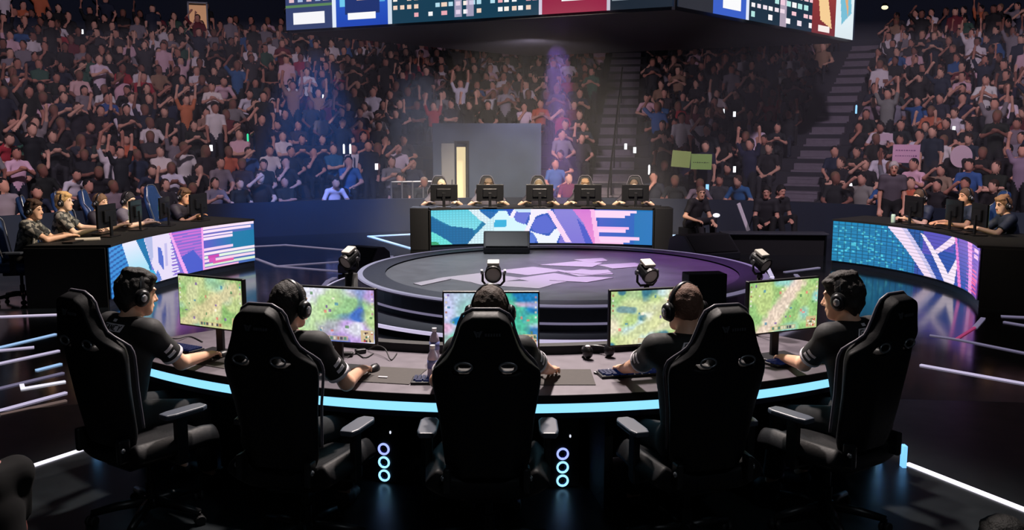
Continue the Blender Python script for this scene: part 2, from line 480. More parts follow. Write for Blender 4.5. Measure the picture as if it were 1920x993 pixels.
    if hair_style in ('full', 'long'):
        G += [ell(hp(0.02, 0.046, 0.098), (0.060, 0.045, 0.028), rot=hrot, wob=0.004), ell(hp(-0.035, 0.042, 0.094), (0.045, 0.045, 0.026), rot=hrot, wob=0.004), ell(hp(0, -0.02, 0.125), (0.07, 0.08, 0.025), rot=hrot, wob=0.004)]
    if hair_style != 'buzz':
        G += [cap(hp(q * 0.045, -0.068, -0.045), hp(q * 0.030, -0.060, -0.098), 0.040, 0.016, k=0.02) for q in (-1, 0, 1)]
    link('hair', field_mesh('hair', G, min(vox, 0.010), 0.012, [hm]), ob)
    # clothes
    jm = jersey
    if jm is not None:
        J = [cap(hip - up * 0.03, ch, 0.168 * width, 0.174 * width, flat=(fw, 0.68), cut=[(hip - up * 0.05, -up)]), cap(ch, nb - up * 0.055, 0.171 * width, 0.10, flat=(fw, 0.64), cut=[(nb - up * 0.018, up)])]
        J += [cap(sh - Vector((sw, 0, 0)), sh + Vector((sw, 0, 0)), 0.072, 0.072, k=0.05), cap(nb - up * 0.065, sh + Vector((sw * .8, 0, 0)), 0.072, 0.064, k=0.05, cut=[(nb - up * 0.012, up)]), cap(nb - up * 0.065, sh - Vector((sw * .8, 0, 0)), 0.072, 0.064, k=0.05, cut=[(nb - up * 0.012, up)])]
        ends = {}
        for s in (-1, 1):
            a, el, wr = arms[s]; d = (el - a).normalized(); e = a + d * 0.215
            J.append(cap(a, e, 0.068, 0.064, k=0.04, cut=[(e, d)])); ends[s] = (e, d)
        jo = link('jersey', field_mesh('jersey', J, max(vox, 0.010), 0.02, [jm]), ob)
        if cuffs is not None:
            for s in (-1, 1):
                e, d = ends[s]; q = d.to_track_quat('Z', 'Y').to_matrix().to_4x4()
                MB().lathe([(0.060, -0.016), (0.066, -0.016), (0.067, 0.004), (0.060, 0.004)], 20, Matrix.Translation(e) @ q).build('sleeve_cuff', cuffs, jo, smooth=True)
        if collar is not None:
            q = up.to_track_quat('Z', 'Y').to_matrix().to_4x4()
            MB().lathe([(0.060, -0.022), (0.074, -0.026), (0.068, 0.006), (0.060, 0.006)], 24, Matrix.Translation(nb - up * 0.005 - fw * 0.0) @ q).build('collar', collar, jo, smooth=True)
    tm = trousers or mat('trousers black', (16, 17, 20), 0.85, noise=0.08)
    Tz = [cap(hip, hip + up * 0.10, 0.158 * width, 0.160 * width, flat=(fw, 0.68)), cap(hip + Vector((-0.05, 0, -0.01)), hip + Vector((0.05, 0, -0.01)), 0.150 * width, 0.150 * width, flat=(fw, 0.80))]
    sho = []
    for s in (-1, 1):
        h0, kn, an = arms['leg%d' % s]; d = (an - kn).normalized(); e = kn + (an - kn) * 0.93
        Tz += [cap(h0, kn, 0.094, 0.068, k=0.03), cap(kn, e, 0.066, 0.058, k=0.02, cut=[(e, d)])]
        sho.append([cap(an + Vector((0, -0.025, -0.035)), an + Vector((0, 0.05, -0.045)), 0.047, 0.045, k=0.02, cut=[(an - Vector((0, 0, 0.088)), Vector((0, 0, -1)))]), cap(an + Vector((0, 0.05, -0.05)), an + Vector((0, 0.15, -0.056)), 0.043, 0.034, k=0.02, cut=[(an - Vector((0, 0, 0.088)), Vector((0, 0, -1)))])])
    link('trousers', field_mesh('trousers', Tz, max(vox, 0.014), 0.02, [tm]), ob)
    for q in sho: link('shoe', field_mesh('shoe', q, 0.014, 0.02, [mat('shoe dark', (30, 31, 36), 0.6)]), ob)
    if headset is not None:
        he = thing('headset', headset_label, 'headphones', group=headset_group); he.matrix_world = T @ Hm
        b = 0.004 + big * 0.8
        pts = [(0.097 * math.cos(q), -0.012, -0.01 + (0.137 + b) * math.sin(q)) for q in [math.pi * i / 22 for i in range(23)]]
        MB().tube(pts, 0.008, 8, flat=2.2).build('headband', headset, he, smooth=True)
        if headset is not None:
            MB().tube([p for p in [(x, y, z - 0.007) for x, y, z in pts[6:17]]], 0.007, 8, flat=2.4).build('headband_pad', mat('cushion black', (14, 14, 16), 0.9), he, smooth=True)
        for s in (-1, 1):
            M = Matrix.Translation((s * 0.094, -0.006, -0.012)) @ Matrix.Rotation(s * math.pi / 2, 4, 'Y') @ Matrix.Diagonal((1.18, 1, 1, 1))
            e = MB().lathe([(0.0, 0.036), (0.024, 0.036), (0.034, 0.030), (0.040, 0.016), (0.040, 0.008), (0.0, 0.008)], 24, M).build('ear_cup', headset, he, smooth=True)
            MB().lathe([(0.022, 0.010), (0.042, 0.010), (0.045, 0.002), (0.040, -0.008), (0.022, -0.008)], 24, M).build('ear_cushion', mat('cushion black', (14, 14, 16), 0.9), e, smooth=True)
            MB().lathe([(0.0, 0.0395), (0.016, 0.0395), (0.018, 0.036)], 20, M).build('cup_badge', mat('badge silver', (190, 190, 195), 0.3, 0.6), e, smooth=True)
    return ob, dict(T=T, Hm=Hm, up=up, fw=fw, nb=nb, hip=hip, ch=ch, sh=sh, sw=sw, arms=arms, torso=torso)


# ------------------------------------------------------------------ materials
M_FLOOR = mat('arena floor glossy black', (20, 24, 29), 0.13, noise=0.07, nscale=3.0, spec=0.6)
M_BLACK = mat('matte black', (13, 14, 17), 0.7, noise=0.08)
M_LEATHER = mat('chair black leatherette', (14, 14, 17), 0.58, noise=0.08, nscale=60, bump=0.08, spec=0.22)
M_LEATHER_BLUE = mat('chair blue leatherette', (26, 54, 98), 0.5, noise=0.06)
M_PLASTIC = mat('black plastic', (18, 19, 22), 0.4, noise=0.06)
M_PADTOP = mat('armrest pad grey', (66, 72, 84), 0.42)
M_METAL = mat('dark metal', (40, 42, 46), 0.35, 0.8)
M_STEEL = mat('steel', (150, 152, 158), 0.35, 0.8)
M_PIPING = mat('chair piping grey', (92, 88, 98), 0.45)
M_EMBLEM = mat('emblem grey', (62, 62, 68), 0.5)
M_DESK = mat('desk top grey', (94, 87, 96), 0.5, noise=0.1, nscale=12)
M_WHITE_LINE = mat('white light strip', (200, 200, 215), 0.4, emit=(196, 186, 216), es=1.0)
M_DIM_LINE = mat('dim light strip', (120, 120, 130), 0.4, emit=(112, 106, 132), es=1.0)
M_BRIGHT_LINE = mat('bright light strip', (230, 230, 240), 0.4, emit=(236, 232, 246), es=1.1)
M_ICE_LINE = mat('ice blue light strip', (170, 200, 240), 0.4, emit=(160, 196, 240), es=1.0)
M_CYAN_STRIP = mat('cyan desk light', (140, 210, 250), 0.4, emit=(142, 218, 255), es=1.15)
M_BLUE_POST = mat('blue post light', (110, 170, 255), 0.4, emit=(120, 190, 255), es=1.3)
M_NAVY = mat('navy barrier', (12, 28, 50), 0.7, noise=0.1, nscale=2)
M_STAND = mat('stand concrete dark', (42, 42, 52), 0.85, noise=0.1, nscale=4)
M_STAIR = mat('stair tread grey', (118, 110, 124), 0.8, noise=0.1, nscale=8)
M_JERSEY = mat('jersey black', (17, 17, 20), 0.75, noise=0.08, nscale=50)
M_WHITE = mat('white cloth', (225, 220, 228), 0.7)
M_HEADSET = mat('headset black', (20, 20, 23), 0.35, noise=0.06)
M_HEADSET_S = mat('headset silver', (150, 150, 158), 0.35, 0.3)
M_SCREEN = screen_mat()

# ------------------------------------------------------------------ setting: floor, barrier, stands
FX, FY = 0.44, 9.24                      # the point the bowl of stands curves around
R0, TREAD, RISE, NROW = 12.1, 0.80, 0.31, 17


def pol(r, a, z=0.0):
    """a from +Y, clockwise seen from above"""
    return Vector((FX + r * math.sin(a), FY + r * math.cos(a), z))


fl = MB(); fl.add([(-32, -3, 0), (32, -3, 0), (32, 42, 0), (-32, 42, 0)], [(0, 1, 2, 3)])
tag(fl.build('floor', M_FLOOR), 'glossy black arena floor with light strips set in it', 'floor', kind='structure')


def ring(r0, r1, z0, z1, a0, a1, n=48):
    m = MB(); vs = []; fs = []
    for i in range(n + 1):
        a = a0 + (a1 - a0) * i / n
        for r, z in ((r0, z0), (r1, z0), (r1, z1), (r0, z1)): vs.append(pol(r, a, z))
    for i in range(n):
        for t in range(4): fs.append((i * 4 + t, i * 4 + (t + 1) % 4, i * 4 + 4 + (t + 1) % 4, i * 4 + 4 + t))
    fs += [(0, 3, 2, 1), (n * 4, n * 4 + 1, n * 4 + 2, n * 4 + 3)]
    return m.add(vs, fs)


pf = MB(); pf.prism([(-9, -2.9), (9, -2.9), (9, 5.9), (4.6, 7.0), (2.6, 7.2), (-3.0, 7.2), (-4.0, 6.8), (-9, 5.2)], 0.001, 0.006)
tag(pf.build('platform_floor', mat('deck dull black', (27, 32, 35), 0.34, noise=0.08, nscale=6, spec=0.5)), 'dull black deck under the curved desk and its chairs', 'floor', kind='structure')
AV0, AV1 = R(-10.5), R(1.2)              # entrance way between two blocks
WING = R(78)
b = ring(R0 - 0.55, R0 - 0.45, 0, 0.74, -WING, WING, 80)
tag(b.build('wall_barrier', M_NAVY, smooth=False), 'navy barrier in front of the stands', 'barrier', kind='structure')
st = MB()
for k in range(NROW):
    r0 = R0 - 0.42 + k * TREAD if k else R0 - 0.40
    for a0, a1, n in ((-WING, AV0, 40), (AV0, AV1, 8), (AV1, WING, 44)):
        if a0 == AV0 and k < 6: continue
        x = ring(r0, r0 + TREAD, max(0, k * RISE - 0.35), k * RISE + 0.02, a0, a1, n); st.add(x.v, x.f)
tag(st.build('grandstand_floor', M_STAND), 'dark stepped stand rising behind the stage', 'stand', kind='structure')
RT = R0 - 0.40 + NROW * TREAD
tag(ring(RT, RT + 0.3, 0, 16, -WING, WING, 60).build('wall_back', mat('upper wall navy', (22, 34, 54), 0.9, noise=0.05, nscale=1)), 'dark navy wall above the stands', 'wall', kind='structure')
# entrance way walls
vm = MB()
x = ring(R0 + 0.75, R0 + 0.90, 2.12, 2.45, AV0, AV1, 10); vm.add(x.v, x.f)
DA0, DA1, DA2 = R(-8.1), R(-6.75), R(-9.6)
for a0, a1 in ((DA1, AV1), (AV0, DA2)):
    x = ring(R0 + 0.75, R0 + 0.90, 0, 2.12, a0, a1, 8); vm.add(x.v, x.f)
x = ring(R0 + 0.75, R0 + 0.90, 1.98, 2.12, DA2, DA1, 4); vm.add(x.v, x.f)
x = ring(R0 + 0.90, R0 - 0.40 + 6 * TREAD, 1.88, 2.0, AV0, AV1, 8); vm.add(x.v, x.f)
tag(vm.build('wall_entrance', mat('entrance wall blue grey', (70, 84, 104), 0.85, noise=0.08, nscale=2)), 'blue grey wall around the entrance way', 'wall', kind='structure')
tag(ring(R0 + 1.6, R0 + 1.7, 0, 2.1, DA2, DA1, 4).build('wall_corridor', mat('corridor wall glow', (240, 215, 165), 0.8, emit=(246, 222, 170), es=0.9)), 'glowing cream corridor wall behind the doorway', 'wall', kind='structure')  # wall emits by itself, standing for the light inside the corridor
d = thing('door', 'pale grey door leaf standing open beside the lit doorway', 'door')
ring(R0 + 0.70, R0 + 0.74, 0.01, 1.97, DA2, DA0 - R(0.12), 4).build('door_leaf', mat('door grey', (150, 152, 150), 0.6), d)
MB().tube([pol(R0 + 0.66, DA0 - R(0.4), 0.95), pol(R0 + 0.66, DA0 - R(0.4), 1.1)], 0.015, 8).build('handle', M_STEEL, d)
df = MB()
for a in (DA0, DA1):
    p0 = pol(R0 + 0.72, a); df.box((p0.x, p0.y, 1.0), (0.05, 0.08, 2.0), rz=-a)
p0 = pol(R0 + 0.72, (DA0 + DA1) / 2); df.box((p0.x, p0.y, 2.0), (0.36, 0.08, 0.06), rz=-(DA0 + DA1) / 2)
tag(df.build('trim_doorway', M_METAL), kind='structure', label='dark frame around the lit doorway', cat='door frame')

# stairs up through the stands
AISLES = ((R(8.7), 1.05, 'centre stairs', 'grey stairs with a middle handrail behind the back desk', 0), (R(27.6), 0.85, 'outer stairs', 'grey stairs slanting up through the stand beyond the crouching crew', 0))
for ac, wd, nm, lb, _ in AISLES:
    m = MB()
    for k in range(2 * NROW):
        r = R0 - 0.40 + k * TREAD / 2; p = pol(r + TREAD / 4, ac)
        z = (k // 2) * RISE + 0.02 + (RISE / 2 if k % 2 else 0)
        m.box((p.x, p.y, z + 0.02), (wd, TREAD / 2 - 0.02, 0.05), rz=-ac)
        if k % 2: m.box((p.x, p.y, z - 0.07), (wd, TREAD / 2 - 0.04, 0.14), rz=-ac)
    o = tag(m.build('aisle_stairs', M_STAIR), lb, 'stairs', kind='structure')
hr = thing('handrail', 'dark handrail up the middle of the centre stairs', 'handrail')
a = AISLES[0][0]
MB().tube([pol(R0 - 0.3 + k * TREAD, a, k * RISE + 0.92) for k in range(0, 12)], 0.022, 8).build('rail', M_METAL, hr)
for k in range(0, 12, 2):
    MB().tube([pol(R0 - 0.3 + k * TREAD, a, k * RISE), pol(R0 - 0.3 + k * TREAD, a, k * RISE + 0.92)], 0.02, 8).build('post', M_METAL, hr)
gr = thing('guard_rail', 'pale guard rail at the end of the stand before the entrance way', 'railing')
g0, g1 = R(-15.6), AV0 - R(0.4)
for z in (0.55, 1.02): MB().tube([pol(R0 - 0.15, g0 + (g1 - g0) * i / 6, z + 0.08) for i in range(7)], 0.022, 8).build('rail', M_STEEL, gr)
for i in range(5): 
    q = g0 + (g1 - g0) * i / 4
    MB().tube([pol(R0 - 0.15, q, 0.02), pol(R0 - 0.15, q, 1.12)], 0.022, 8).build('post', M_STEEL, gr)

# ------------------------------------------------------------------ round stage
SC, SR, SZ = (0.66, 12.12), 2.73, 0.35
sg = thing('round_stage', 'low round stage with a pale rim and a pale-patched floor in the ring of desks', 'stage', (SC[0], SC[1], 0))
M_STAGE = mat('stage floor grey', (92, 92, 96), 0.34, noise=0.08, nscale=5, spec=0.5)
MB().lathe([(0, SZ - 0.02), (2.36, SZ - 0.02), (2.36, 0.02), (0, 0.02)], 96).build('stage_floor', M_STAGE, sg)
MB().lathe([(2.36, SZ), (SR - 0.03, SZ), (SR, SZ - 0.03), (SR, 0.0), (2.36, 0.0)], 96).build('stage_rim', mat('stage rim dark', (46, 48, 58), 0.4, noise=0.08), sg)
MB().lathe([(SR - 0.075, SZ + 0.004), (SR - 0.01, SZ + 0.004), (SR + 0.003, SZ - 0.012), (SR - 0.075, SZ - 0.012)], 120).build('rim_light', M_DIM_LINE, sg)
MB().lathe([(SR, 0.15), (SR + 0.012, 0.15), (SR + 0.012, 0.175), (SR, 0.175)], 120).build('riser_light', M_DIM_LINE, sg)
MB().lathe([(SR, 0), (3.22, 0), (3.22, 0.09), (SR, 0.09)], 120).build('step', mat('stage step dark', (28, 32, 42), 0.4, noise=0.06), sg)
MB().lathe([(3.20, 0.06), (3.228, 0.06), (3.228, 0.096), (3.20, 0.096)], 120).build('step_light', M_WHITE_LINE, sg)
fp = MB()  # pale patches laid flat on the stage floor
patch_px = [((830, 520), (905, 511), (985, 522), (905, 533)), ((925, 508), (1000, 500), (1060, 507), (990, 516)), ((965, 522), (1040, 512), (1095, 522), (1030, 534)), ((880, 528), (1000, 527), (1035, 534), (1010, 541), (900, 534)), ((1045, 508), (1140, 506), (1150, 514), (1085, 518)),
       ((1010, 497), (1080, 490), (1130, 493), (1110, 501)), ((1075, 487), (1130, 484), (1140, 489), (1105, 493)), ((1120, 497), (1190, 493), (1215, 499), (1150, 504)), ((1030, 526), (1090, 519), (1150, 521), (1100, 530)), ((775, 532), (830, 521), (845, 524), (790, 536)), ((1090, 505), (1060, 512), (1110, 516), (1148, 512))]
for i, q in enumerate(patch_px):
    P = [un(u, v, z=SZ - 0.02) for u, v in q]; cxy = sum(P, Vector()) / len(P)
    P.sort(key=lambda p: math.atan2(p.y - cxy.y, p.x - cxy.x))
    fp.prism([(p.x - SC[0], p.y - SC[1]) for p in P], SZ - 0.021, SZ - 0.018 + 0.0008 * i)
fp.build('floor_patches', mat('stage patch pale', (158, 148, 156), 0.5), sg)

# ------------------------------------------------------------------ light strips in and on the floor
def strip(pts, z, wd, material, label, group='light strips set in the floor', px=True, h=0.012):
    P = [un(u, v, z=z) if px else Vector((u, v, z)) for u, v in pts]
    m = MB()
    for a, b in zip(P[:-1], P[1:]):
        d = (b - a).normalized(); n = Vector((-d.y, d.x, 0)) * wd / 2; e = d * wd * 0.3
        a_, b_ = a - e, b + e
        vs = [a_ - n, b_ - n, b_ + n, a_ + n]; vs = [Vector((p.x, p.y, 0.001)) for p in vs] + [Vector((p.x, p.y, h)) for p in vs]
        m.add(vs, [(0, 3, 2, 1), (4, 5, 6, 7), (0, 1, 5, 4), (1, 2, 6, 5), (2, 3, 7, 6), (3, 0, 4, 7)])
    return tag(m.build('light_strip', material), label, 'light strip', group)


strip([(-60, 596), (107, 590)], 0, 0.045, M_WHITE_LINE, 'pale floor strip running level under the tall black desk end')
for pts, lb, mt in (([(-40, 661), (103, 627)], 'upper of two close strips fanning past the profile player chair', M_ICE_LINE), ([(-40, 661), (62, 651)], 'short strip meeting the upper fanning strip beside the profile player chair', M_WHITE_LINE), ([(-30, 688), (109, 658)], 'third strip down beside the profile player chair', M_WHITE_LINE),
                    ([(70, 694), (113, 683)], 'short stub strip below the third strip beside the profile player chair', M_ICE_LINE), ([(-20, 733), (117, 700)], 'long thin strip crossing above the hooked strip', M_DIM_LINE), ([(41, 722), (43, 729), (120, 716)], 'bright strip with a hooked end beside the profile player chair', M_BRIGHT_LINE),
                    ([(-40, 781), (122, 737)], 'long strip below the hooked strip beside the profile player chair', M_WHITE_LINE), ([(-40, 787), (122, 752)], 'faint warm strip lowest of the fan beside the profile player chair', mat('warm dim strip', (120, 105, 100), 0.4, emit=(105, 88, 84)))):
    strip(pts, 0, 0.035, mt, lb, 'strips fanning out beside the desk')
strip([(25, 887), (174, 838)], 0, 0.05, M_BRIGHT_LINE, 'bright white strip from the desk end towards the crouching bystander')
strip([(1703, 872), (2000, 989)], 0, 0.055, M_BRIGHT_LINE, 'bright white strip running out from the blue post by the white-shoed chair')
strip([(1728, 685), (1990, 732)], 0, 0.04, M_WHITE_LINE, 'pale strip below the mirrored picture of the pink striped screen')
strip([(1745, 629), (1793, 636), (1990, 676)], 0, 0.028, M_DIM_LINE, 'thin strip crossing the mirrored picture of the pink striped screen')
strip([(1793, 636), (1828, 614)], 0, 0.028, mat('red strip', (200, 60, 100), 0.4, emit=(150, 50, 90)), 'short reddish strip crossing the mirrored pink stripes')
strip([(1828, 614), (1843, 597)], 0, 0.05, M_DIM_LINE, 'short grey light reflection at the corner of the pink striped screen desk')  # light reflection on the floor, drawn as a glowing strip
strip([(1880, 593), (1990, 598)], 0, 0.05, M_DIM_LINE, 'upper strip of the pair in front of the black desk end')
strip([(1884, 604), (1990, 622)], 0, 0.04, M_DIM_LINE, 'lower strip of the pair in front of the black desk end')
strip([(475, 462), (535, 459), (640, 468), (700, 474)], 0, 0.05, M_DIM_LINE, 'bent strip on the floor before the blue barrier')
strip([(480, 485), (518, 499), (692, 513)], 0, 0.05, M_DIM_LINE, 'bent strip from the striped screen to the stage')
strip([(518, 499), (645, 490)], 0, 0.045, M_DIM_LINE, 'strip branching off the bent strip towards the tall spotlight stand')
strip([(604, 540), (615, 527), (627, 521)], 0, 0.07, M_DIM_LINE, 'short curved strip behind the second player head')
strip([(693, 607), (735, 590), (838, 605)], 0, 0.04, M_WHITE_LINE, 'angled strip between the second and third monitors')
strip([(770, 439), (692, 443), (778, 468)], 0, 0.075, M_ICE_LINE, 'ice blue arrow of strips beside the back desk')
strip([(1245, 441), (1288, 441)], 0, 0.09, M_ICE_LINE, 'short ice blue strip between back desk and seated technician')
strip([(1338, 446), (1365, 446)], 0, 0.10, M_ICE_LINE, 'short ice blue strip beyond the seated technician')
strip([(705, 481), (735, 481)], 0, 0.07, M_DIM_LINE, 'short grey strip beside the stage rim near the arrow')
strip([(1378, 471), (1415, 467)], 0, 0.06, M_DIM_LINE, 'short grey strip behind the dark speaker wedge')
strip([(1472, 510), (1535, 502)], 0, 0.05, M_DIM_LINE, 'faint strip before the teal end of the screen')
strip([(1492, 515), (1500, 523)], 0, 0.06, M_DIM_LINE, 'tiny slanting strip over the last monitor')
strip([(1440, 503), (1448, 520), (1432, 536)], 0, 0.06, M_WHITE_LINE, 'angled pale strip by the stage rim under the last spotlight')
strip([(1352, 557), (1412, 543)], 0, 0.07, M_WHITE_LINE, 'pale strip between black box and last monitor')
strip([(1384, 596), (1416, 603)], 0, 0.04, M_DIM_LINE, 'short strip beside the edge of the last monitor')


# ------------------------------------------------------------------ front desk (ring part around DC)
DC = (0.0, 8.41); RO, RI, DT = 3.70, 2.68, 0.75
A0, A1 = R(-46.5), R(40)


def fd(r, a, z=0.0):
    """front desk polar: a from -Y, positive to +X"""
    return Vector((DC[0] + r * math.sin(a), DC[1] - r * math.cos(a), z))


dk = thing('curved_desk', 'curved grey topped players desk edged with a glowing cyan strip', 'desk')
pth = arcpath(DC, RO, A0, A1, 72)
MB().sweep(pth, [(-(RO - RI), DT - 0.03), (0, DT - 0.03), (0.008, DT - 0.022), (0.008, DT - 0.006), (0, DT), (-(RO - RI), DT)]).build('desk_top', M_DESK, dk)
MB().sweep(pth, [(-0.02, DT - 0.046), (0.010, DT - 0.046), (0.010, DT - 0.002), (0.008, DT + 0.001), (-0.02, DT - 0.03)]).build('edge_band', M_BLACK, dk)
MB().sweep(pth, [(-0.02, DT - 0.098), (0.006, DT - 0.098), (0.006, DT - 0.046), (-0.02, DT - 0.046)]).build('edge_light', M_CYAN_STRIP, dk)
MB().sweep(pth, [(-0.10, DT - 0.135), (0.004, DT - 0.13), (0.004, DT - 0.098), (-0.10, DT - 0.098)]).build('under_rail', mat('desk rail blue black', (14, 22, 44), 0.4), dk)
MB().sweep(arcpath(DC, RI + 0.06, A0, A1, 60), [(-0.05, 0.02), (0.0, 0.02), (0.0, DT - 0.03), (-0.05, DT - 0.03)]).build('front_panel', M_BLACK, dk)
MB().sweep(arcpath(DC, RI + 0.11, A0, A1, 60), [(-0.09, DT), (0.0, DT), (0.0, DT + 0.055), (-0.09, DT + 0.055)]).build('back_ledge', M_BLACK, dk)
for a in (A0, A1, R(-25), R(-8), R(9), R(24)):
    lm = MB(); p = fd((RO + RI) / 2 - 0.05, a); lm.box((p.x, p.y, (DT - 0.03) / 2), (0.05, RO - RI - 0.25, DT - 0.03), rz=a)
    lg = lm.build('support_panel', M_BLACK, dk, bevel=0.004)
for q, (u, v0, v1) in enumerate(((181, 815, 842), (1693, 834, 876))):
    p = un(u, v1, z=0.0); h = un(u, v0, y=p.y).z
    po = MB(); po.box((p.x, p.y, h / 2), (0.026, 0.05, h)); po.build('end_post_light', M_BLUE_POST, dk, bevel=0.003)

# ------------------------------------------------------------------ side and back desks with picture screens
def bars(ras, u0, u1, vs, th, c, a=1.0):
    for v in vs: ras.rect(u0, v, u1, v + th, c, a=a)


W_ = (246, 240, 255); PK = (232, 132, 216); BL = (70, 92, 200); TE = (24, 120, 176); CY = (120, 222, 242)
# back screen
rb = Raster(210, 42, (52, 92, 190))
rb.rect(0, 0, .25, 1, (28, 128, 176)).rect(.9, 0, 1, 1, (30, 118, 184), (40, 120, 190), 'u').rect(.76, 0, .92, 1, (72, 96, 200), (40, 100, 190), 'u')
rb.poly([(0, 0), (.21, 0), (.24, .3), (.2, .6), (.1, .5), (.04, .3), (0, .15)], (104, 214, 234), (130, 226, 240))
rb.poly([(0, .2), (.07, .45), (.19, .55), (.2, .85), (.17, 1), (.1, 1), (.04, .75), (0, .6)], (18, 108, 164))
rb.poly([(0, .6), (.05, .78), (.1, 1), (0, 1)], (110, 232, 226)).poly([(0, .9), (.03, .92), (.04, 1), (0, 1)], (60, 170, 120))
rb.poly([(.2, 0), (.33, 0), (.31, .25), (.24, .35)], (30, 110, 184))
rb.poly([(.17, 0), (.215, 0), (.275, .32), (.25, .42), (.22, .3)], (226, 246, 255))
rb.poly([(.31, .04), (.34, .04), (.385, .3), (.43, .45), (.445, .62), (.41, .8), (.35, .72), (.27, .72), (.245, 1), (.165, 1), (.2, .74), (.25, .42)], (214, 246, 255))
rb.poly([(.29, .3), (.345, .3), (.34, .52), (.285, .52)], (52, 178, 222)).rect(.25, .7, .42, 1, (170, 240, 250), a=.7)
rb.poly([(.34, 0), (.375, 0), (.37, .25), (.355, .2)], (48, 86, 196)).poly([(.375, 0), (.4, 0), (.37, .26), (.355, .24)], W_)
rb.poly([(.39, .05), (.455, .05), (.425, .45), (.385, .35), (.375, .22)], (104, 116, 214)).poly([(.38, 0), (.455, 0), (.45, .1), (.385, .08)], (200, 226, 250))
rb.poly([(.455, 0), (.54, 0), (.55, .1), (.50, .15), (.475, .22), (.43, .86), (.41, .84), (.445, .35)], W_)
rb.poly([(.47, .3), (.52, .15), (.565, .5), (.54, .7), (.48, .72), (.455, .55)], (88, 106, 210))
rb.poly([(.445, .62), (.475, .7), (.535, .8), (.56, .6), (.585, .55), (.585, .75), (.57, 1), (.485, 1), (.48, .86)], (238, 244, 255))
rb.poly([(.43, .9), (.46, .68), (.48, .86), (.47, 1), (.43, 1)], (84, 120, 214))
rb.poly([(.555, 0), (.655, 0), (.745, 1), (.58, 1), (.59, .7)], (138, 132, 218), (128, 118, 216)).poly([(.66, .25), (.695, .5), (.735, 1), (.7, 1)], (76, 92, 202))
rb.poly([(.525, .05), (.55, .05), (.637, .97), (.61, .98)], (250, 214, 246))
rb.poly([(.64, 0), (.735, 0), (.765, 1), (.735, 1), (.69, .4)], (216, 126, 214), (236, 140, 214)).poly([(.72, 0), (.74, 0), (.77, 1), (.745, 1)], (250, 188, 236))
for v, u in ((.02, .93), (.09, .9), (.16, .875)): rb.rect(.745, v, u, v + .07, (252, 216, 246))
rb.rect(.755, .49, .895, .56, (252, 190, 238)).rect(.755, .57, .88, .66, (250, 206, 244))
rb.rect(.76, .79, .945, .87, (252, 206, 244)).rect(.765, .87, .9, .95, (250, 214, 246)).rect(.765, .95, .87, 1, (250, 196, 236))
g = ((np.arange(210) % 3 == 2)[None, :] | (np.arange(42) % 3 == 2)[:, None]) & (np.arange(210) < 60)[None, :]
rb.p[g] *= 0.92
# screen of the blond player's desk (u from the near end)
rl = Raster(170, 48, (110, 120, 212))
rl.rect(0, 0, .16, 1, (58, 148, 220), (44, 132, 208))
for k in range(12): rl.poly([(-.02, k / 10), (.16, k / 10 - .13), (.16, k / 10 - .09), (-.02, k / 10 + .04)], (24, 94, 170))
rl.poly([(.115, 0), (.227, 0), (.31, .5), (.35, 1), (.24, 1), (.17, .6)], (236, 234, 252), (130, 222, 244))
rl.poly([(.225, 0), (.29, 0), (.325, .55), (.34, 1), (.31, .6)], (20, 116, 172)).poly([(.31, .7), (.345, .72), (.385, 1), (.33, 1)], (60, 176, 222))
rl.poly([(.285, 0), (.465, 0), (.53, 1), (.38, 1), (.335, .62)], (232, 222, 248)).poly([(.29, 0), (.345, 0), (.345, .45), (.33, .55)], (180, 188, 230))
rl.poly([(.385, .25), (.405, .3), (.42, .55), (.415, .78), (.385, .6)], (84, 110, 206)).poly([(.355, .85), (.375, .74), (.4, .98), (.37, 1)], (96, 130, 214))
rl.rect(.43, .2, .445, .7, (196, 190, 236))
rl.poly([(.465, 0), (.69, 0), (.69, 1), (.55, 1), (.52, .65)], (214, 112, 214), (150, 104, 214))
for k in range(14): rl.poly([(.47, k / 14), (.69, k / 14 - .02), (.69, k / 14 + .015), (.48, k / 14 + .03)], (134, 104, 210))
rl.poly([(.53, .6), (.62, .48), (.685, .82), (.69, 1), (.565, 1)], (74, 92, 204)).poly([(.465, 0), (.48, 0), (.58, 1), (.555, 1)], (246, 170, 240)).rect(.675, 0, .69, 1, (246, 160, 236))
rl.rect(.69, 0, 1, 1, (122, 104, 200), (60, 110, 180), 'u')
rl.rect(.86, .2, 1, .6, (22, 122, 168)).rect(.69, .32, .86, .54, (96, 92, 200), (40, 120, 180), 'u')
for v, u in ((.0, 1), (.09, .98), (.18, .87), (.26, .87)): rl.rect(.69, v, u, v + .055, (250, 226, 248))
for v, u, c in ((.5, .87, (244, 208, 240)), (.6, 1, (250, 232, 246)), (.69, 1, (226, 244, 226)), (.78, 1, (246, 214, 236)), (.87, 1, (216, 240, 214)), (.95, .9, (244, 180, 226))): rl.rect(.69, v, u, v + .06, c)
rl.rect(.71, .68, .78, .76, (206, 70, 176)).rect(.74, .84, .87, .9, (220, 90, 170)).rect(.72, .76, .76, .86, (214, 84, 186))
